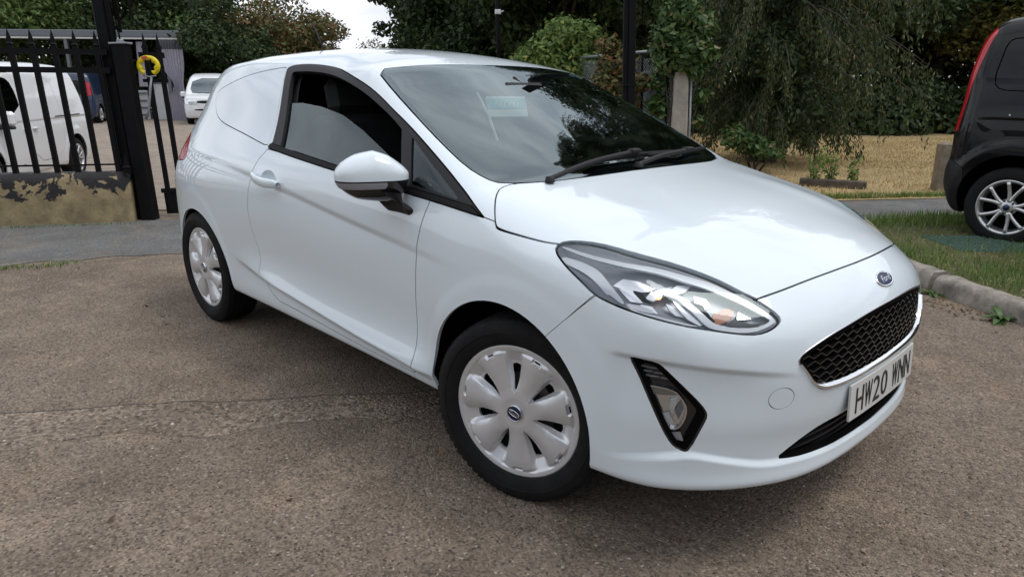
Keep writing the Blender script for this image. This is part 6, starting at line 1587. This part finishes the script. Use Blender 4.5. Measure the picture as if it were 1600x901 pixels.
# white van behind the railings (nose towards the viewer, left flank in view)
def white_van(loc, rz, label, h=.022, colour='van_white', win_side=True):
    root = empty('panel_van', loc, rz, label, 'van')
    pr = [(-.75, 1.60), (-.55, 1.75), (-.2, 1.81), (.6, 1.83), (1.6, 1.82), (2.05, 1.74), (2.35, 1.58), (2.72, 1.28), (2.95, 1.12), (3.3, 1.0), (3.55, .90), (3.7, .78)]
    rx_ = [(.15, -.62), (.3, -.68), (.5, -.70), (.9, -.68), (1.3, -.63), (1.7, -.54), (2.4, -.3)]; fx_ = [(.15, 3.25), (.3, 3.38), (.5, 3.42), (.8, 3.40), (2.4, 3.3)]
    M, f_ = vehicle_surface(pr, [(a, b-.0) for a, b in wz], rx_, fx_, .24, h, bow=.04, k_top=.16, extra=lambda x, z: .012*sstep(.50, .43, np.minimum(np.hypot(x, z-.36), np.hypot(x-2.66, z-.36)))-.012*sstep(0, .02, 1.0-z)*np.exp(-np.maximum(1.0-z, 0)/.07))
    s_ = Shell(M)
    for cx in (0., 2.66):
        for gt in (YN, YP): s_.take(ell(cx, .35, .37, .37), 'xz', lambda V, N, gt=gt: gt(V, N) & (V[:, 2] < .8), g=0, seal=False)
    for gt in (YN, YP):
        Mx = s_.take(rnd([(1.62, 1.12), (1.60, 1.50), (1.72, 1.60), (1.98, 1.58), (2.38, 1.30), (2.52, 1.08)], 1), 'xz', lambda V, N, gt=gt: gt(V, N) & (V[:, 2] > .95), g=.006); surf_obj('door_window', Mx, 'dark_glass', root, flange=.01)
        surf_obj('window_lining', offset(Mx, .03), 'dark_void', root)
        Mx = s_.take(rnd([(1.52, .40), (1.54, 1.0), (1.50, 1.66), (1.80, 1.66), (2.5, 1.30), (2.6, .9), (2.32, .75), (2.28, .40)], 1), 'xz', lambda V, N, gt=gt: gt(V, N), g=.008); surf_obj('front_door', Mx, colour, root, flange=.012)
        Mx = s_.take(rnd([(.44, .40), (.40, 1.0), (.42, 1.68), (1.44, 1.68), (1.48, 1.0), (1.46, .40)], 1), 'xz', lambda V, N, gt=gt: gt(V, N), g=.008); surf_obj('sliding_door', Mx, colour, root, flange=.012)
        Mx = s_.take(rnd([(3.05, .80), (3.0, .93), (3.2, .96), (3.6, .88), (3.6, .72), (3.3, .72)], 1), 'xz', lambda V, N, gt=gt: (np.abs(V[:, 1]) > .42) & gt(V, N) & (V[:, 0] > 2.8), g=.006); surf_obj('headlamp', Mx, 'lamp_silver', root, flange=.01)
        Mx = s_.take(rnd([(-.9, .95), (-.60, .95), (-.56, 1.3), (-.50, 1.5), (-.9, 1.5)], 1), 'xz', lambda V, N, gt=gt: (np.abs(V[:, 1]) > .66) & gt(V, N) & (V[:, 0] < -.3), g=.006); surf_obj('tail_lamp', Mx, 'red_lamp', root, flange=.01)
    WS = rnd([(-.70, 1.13), (-.60, 1.64), (.60, 1.64), (.70, 1.13), (.3, 1.10), (-.3, 1.10)], 1)
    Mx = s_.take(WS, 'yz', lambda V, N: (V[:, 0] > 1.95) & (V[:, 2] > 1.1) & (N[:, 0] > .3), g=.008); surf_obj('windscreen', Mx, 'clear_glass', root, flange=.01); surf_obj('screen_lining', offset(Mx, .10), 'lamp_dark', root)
    GRL_ = rnd([(-.48, .76), (-.46, .86), (.46, .86), (.48, .76)], 1); Mx = s_.take(GRL_, 'yz', lambda V, N: V[:, 0] > 3.0, g=.006); surf_obj('grille', offset(Mx, .01), 'black_trim', root, flange=.0)
    LWR = rnd([(-.55, .50), (-.52, .57), (.52, .57), (.55, .50)], 1); Mx = s_.take(LWR, 'yz', lambda V, N: V[:, 0] > 3.0, g=.004); surf_obj('lower_grille', offset(Mx, .01), 'black_trim', root)
    surf_obj('body_shell', s_.M, colour, root, flange=.012)
    for y in (-1, 1):
        for cx in (0., 2.66): simple_wheel(root, cx, y*.79, .325, y)
        m = MB(); m.box((2.28, y*1.00, 1.06), (.10, .20, .20), bev=.04); o = m.build('door_mirror', colour, root); m = MB(); m.box((2.30, y*.985, .945), (.10, .19, .04), bev=.012); m.tube([(2.32, y*.88, .95), (2.30, y*.98, .96)], .03, 8); m.build('mirror_base', 'black_trim', o)
        for xx in (1.62, 1.36): m = MB(); m.tube([(xx-.07, y*.915, .885), (xx, y*.93, .89), (xx+.07, y*.915, .885)], [.012, .016, .012], 8); m.build('door_handle', colour, root, smooth=True)
        MB().box((.2, y*.905, 1.02), (.9, .008, .014)).build('door_rail', 'black_trim', root)
        for cx in (0., 2.66):
            m = MB(); a = np.linspace(-.05, math.pi+.05, 24); m.grid(np.stack([np.stack([cx+.375*np.cos(a), np.full(24, y*yy), .35+.375*np.sin(a)], 1) for yy in (.86, .5)])); m.add(np.concatenate([np.stack([cx+.375*np.cos(a), np.full(24, y*.5), .35+.375*np.sin(a)], 1), [[cx, y*.5, .2]]]), [(i, i+1, 24) for i in range(23)]); m.build('wheel_arch_liner', 'dark_void', root)
    MB().box((1.4, 0, .26), (3.6, 1.2, .06)).build('underbody', 'dark_void', root)
    pl = MB().box((3.43, 0, .43), (.012, .50, .10)).build('number_plate', 'plate_white', root)
    pl = MB().box((-.715, 0, .62), (.012, .50, .10)).build('rear_plate', 'plate_yellow', root)
    return root
hd = .16*R3-.99*D3; white_van(tuple(G(-8.12, 11.85, -.28)), math.atan2(hd[1], hd[0]), 'white panel van seen through the black railings')
hd = .30*R3-1.0*D3; w2 = white_van(tuple(G(-12.0, 29.9, -.30)), math.atan2(hd[1], hd[0]), 'white van in the far yard beside the grey curtain', .032)
# blue van: seen from behind
hd = -.25*R3+1*D3; b2 = white_van(tuple(G(-16.2, 27.0, -.30)), math.atan2(hd[1], hd[0]), 'dark blue van with a yellow plate parked under the canopy', .032, 'van_blue')
RWB = MB().prism([(-.62, 1.05), (-.56, 1.52), (.56, 1.52), (.62, 1.05)], -.675, -.66, 'yz'); RWB.build('rear_window', 'black_gloss', b2)
text_mesh('plate_text', 'ML 4', .085, 'plate_black', b2, frame((-.7225, 0, .62), (0, -1, 0), (0, 0, 1)), .001)

# ------------------------------------------------------------------ canopy, curtain and stores in the far yard
can = empty('canopy', G(-15, 30, -.3), 0, 'flat roofed grey canopy across the far side of the yard', 'canopy')
def cpt(s, t, z): return np.array(gp(s, t, z))-np.array(can.location)
tC = 29.5; sL, sR = -26., -13.05
MB().box(cpt((sL+sR)/2, tC, 2.98), (sR-sL, .18, .26), ax=AXS, bev=.02).build('fascia_beam', 'canopy_steel', can)
MB().box(cpt((sL+sR)/2, tC-.02, 2.81), (sR-sL, .14, .06), ax=AXS).build('gutter', 'canopy_light', can)
MB().box(cpt((sL+sR)/2, tC+2.6, 3.02), (sR-sL, 5., .10), ax=AXS).build('roof', 'canopy_steel', can)
MB().box(cpt((sL+sR)/2, tC+2.6, 2.93), (sR-sL-.1, 4.8, .04), ax=AXS).build('ceiling', 'canopy_light', can)
for s in (-25.6, -21.5, -17.6, -13.7): MB().box(cpt(s, tC, 1.35), (.12, .12, 3.1), ax=AXS).build('column', 'canopy_steel', can)
for k in range(14): MB().box(cpt((sL+sR)/2, tC+5.1, -.1+k*.16), (sR-sL, .04, .12), ax=AXS).build('back_board', 'old_timber', can)
cur = empty('curtain', G(-13.5, 29.4, -.3), 0, 'pale grey tied curtain hanging at the corner of the canopy', 'curtain')
n_ = 46; zz = np.linspace(3.05, 0, 26); P = []
for z in zz:
    tie = math.exp(-((z-1.35)/.55)**2); w_ = .95*(1-.62*tie) if z > 1.35 else .95*(1-.62*max(tie, .55)); c_ = .30*tie if z > 1.35 else .30*max(tie, .6)
    u = np.linspace(-.5, .5, n_); P.append([R3*(uu*w_+c_*.6)+D3*(.05*math.sin(uu*55))+UP*(z) for uu in u])
MB().grid(P).build('cloth', 'curtain_cloth', cur, smooth=True)
mat('curtain_dark', (.10, .10, .12), .8)
P = [[R3*(uu*.97)+D3*(-.02+.05*math.sin(uu*55))+UP*z for uu in np.linspace(-.5, .5, n_)] for z in (3.06, 2.95, 2.72)]
MB().grid(P).build('heading_tape', 'curtain_dark', cur, smooth=True)
cur2 = empty('curtain', G(-14.75, 29.6, -.3), 0, 'narrow grey curtain strip left of the tied curtain', 'curtain')
MB().grid([[R3*(uu*(.30+.25*(1-z/3))-.15*(3-z)*R3*0)+D3*(.04*math.sin(uu*40))+UP*z for uu in np.linspace(-.5, .5, 16)] for z in np.linspace(3.0, 1.3, 8)]).build('cloth', 'curtain_cloth', cur2, smooth=True)
for k, (s, w_, h_, lb) in enumerate(((-14.35, .75, 1.45, 'white board leaning under the canopy beside the curtain'), (-15.15, .5, 1.15, 'narrow white shelf unit under the canopy'), (-13.75, .35, 1.3, 'white panel standing directly behind the tied curtain'))):
    e = empty('white_board', G(s, 29.9+.1*k, -.3), 0, lb, 'board'); m = MB(); m.box(UP*h_/2, (w_, .05, h_), ax=AXS, bev=.01); m.build('panel', 'far_white', e)
    if k == 1:
        for q in range(4): MB().box(UP*(.2+.28*q)-D3*.06, (w_*.9, .10, .03), ax=AXS).build('shelf', 'canopy_steel', e)
    else: MB().box(UP*(h_-.03)-D3*.03, (w_, .02, .05), ax=AXS).build('edge_strip', 'canopy_steel', e)
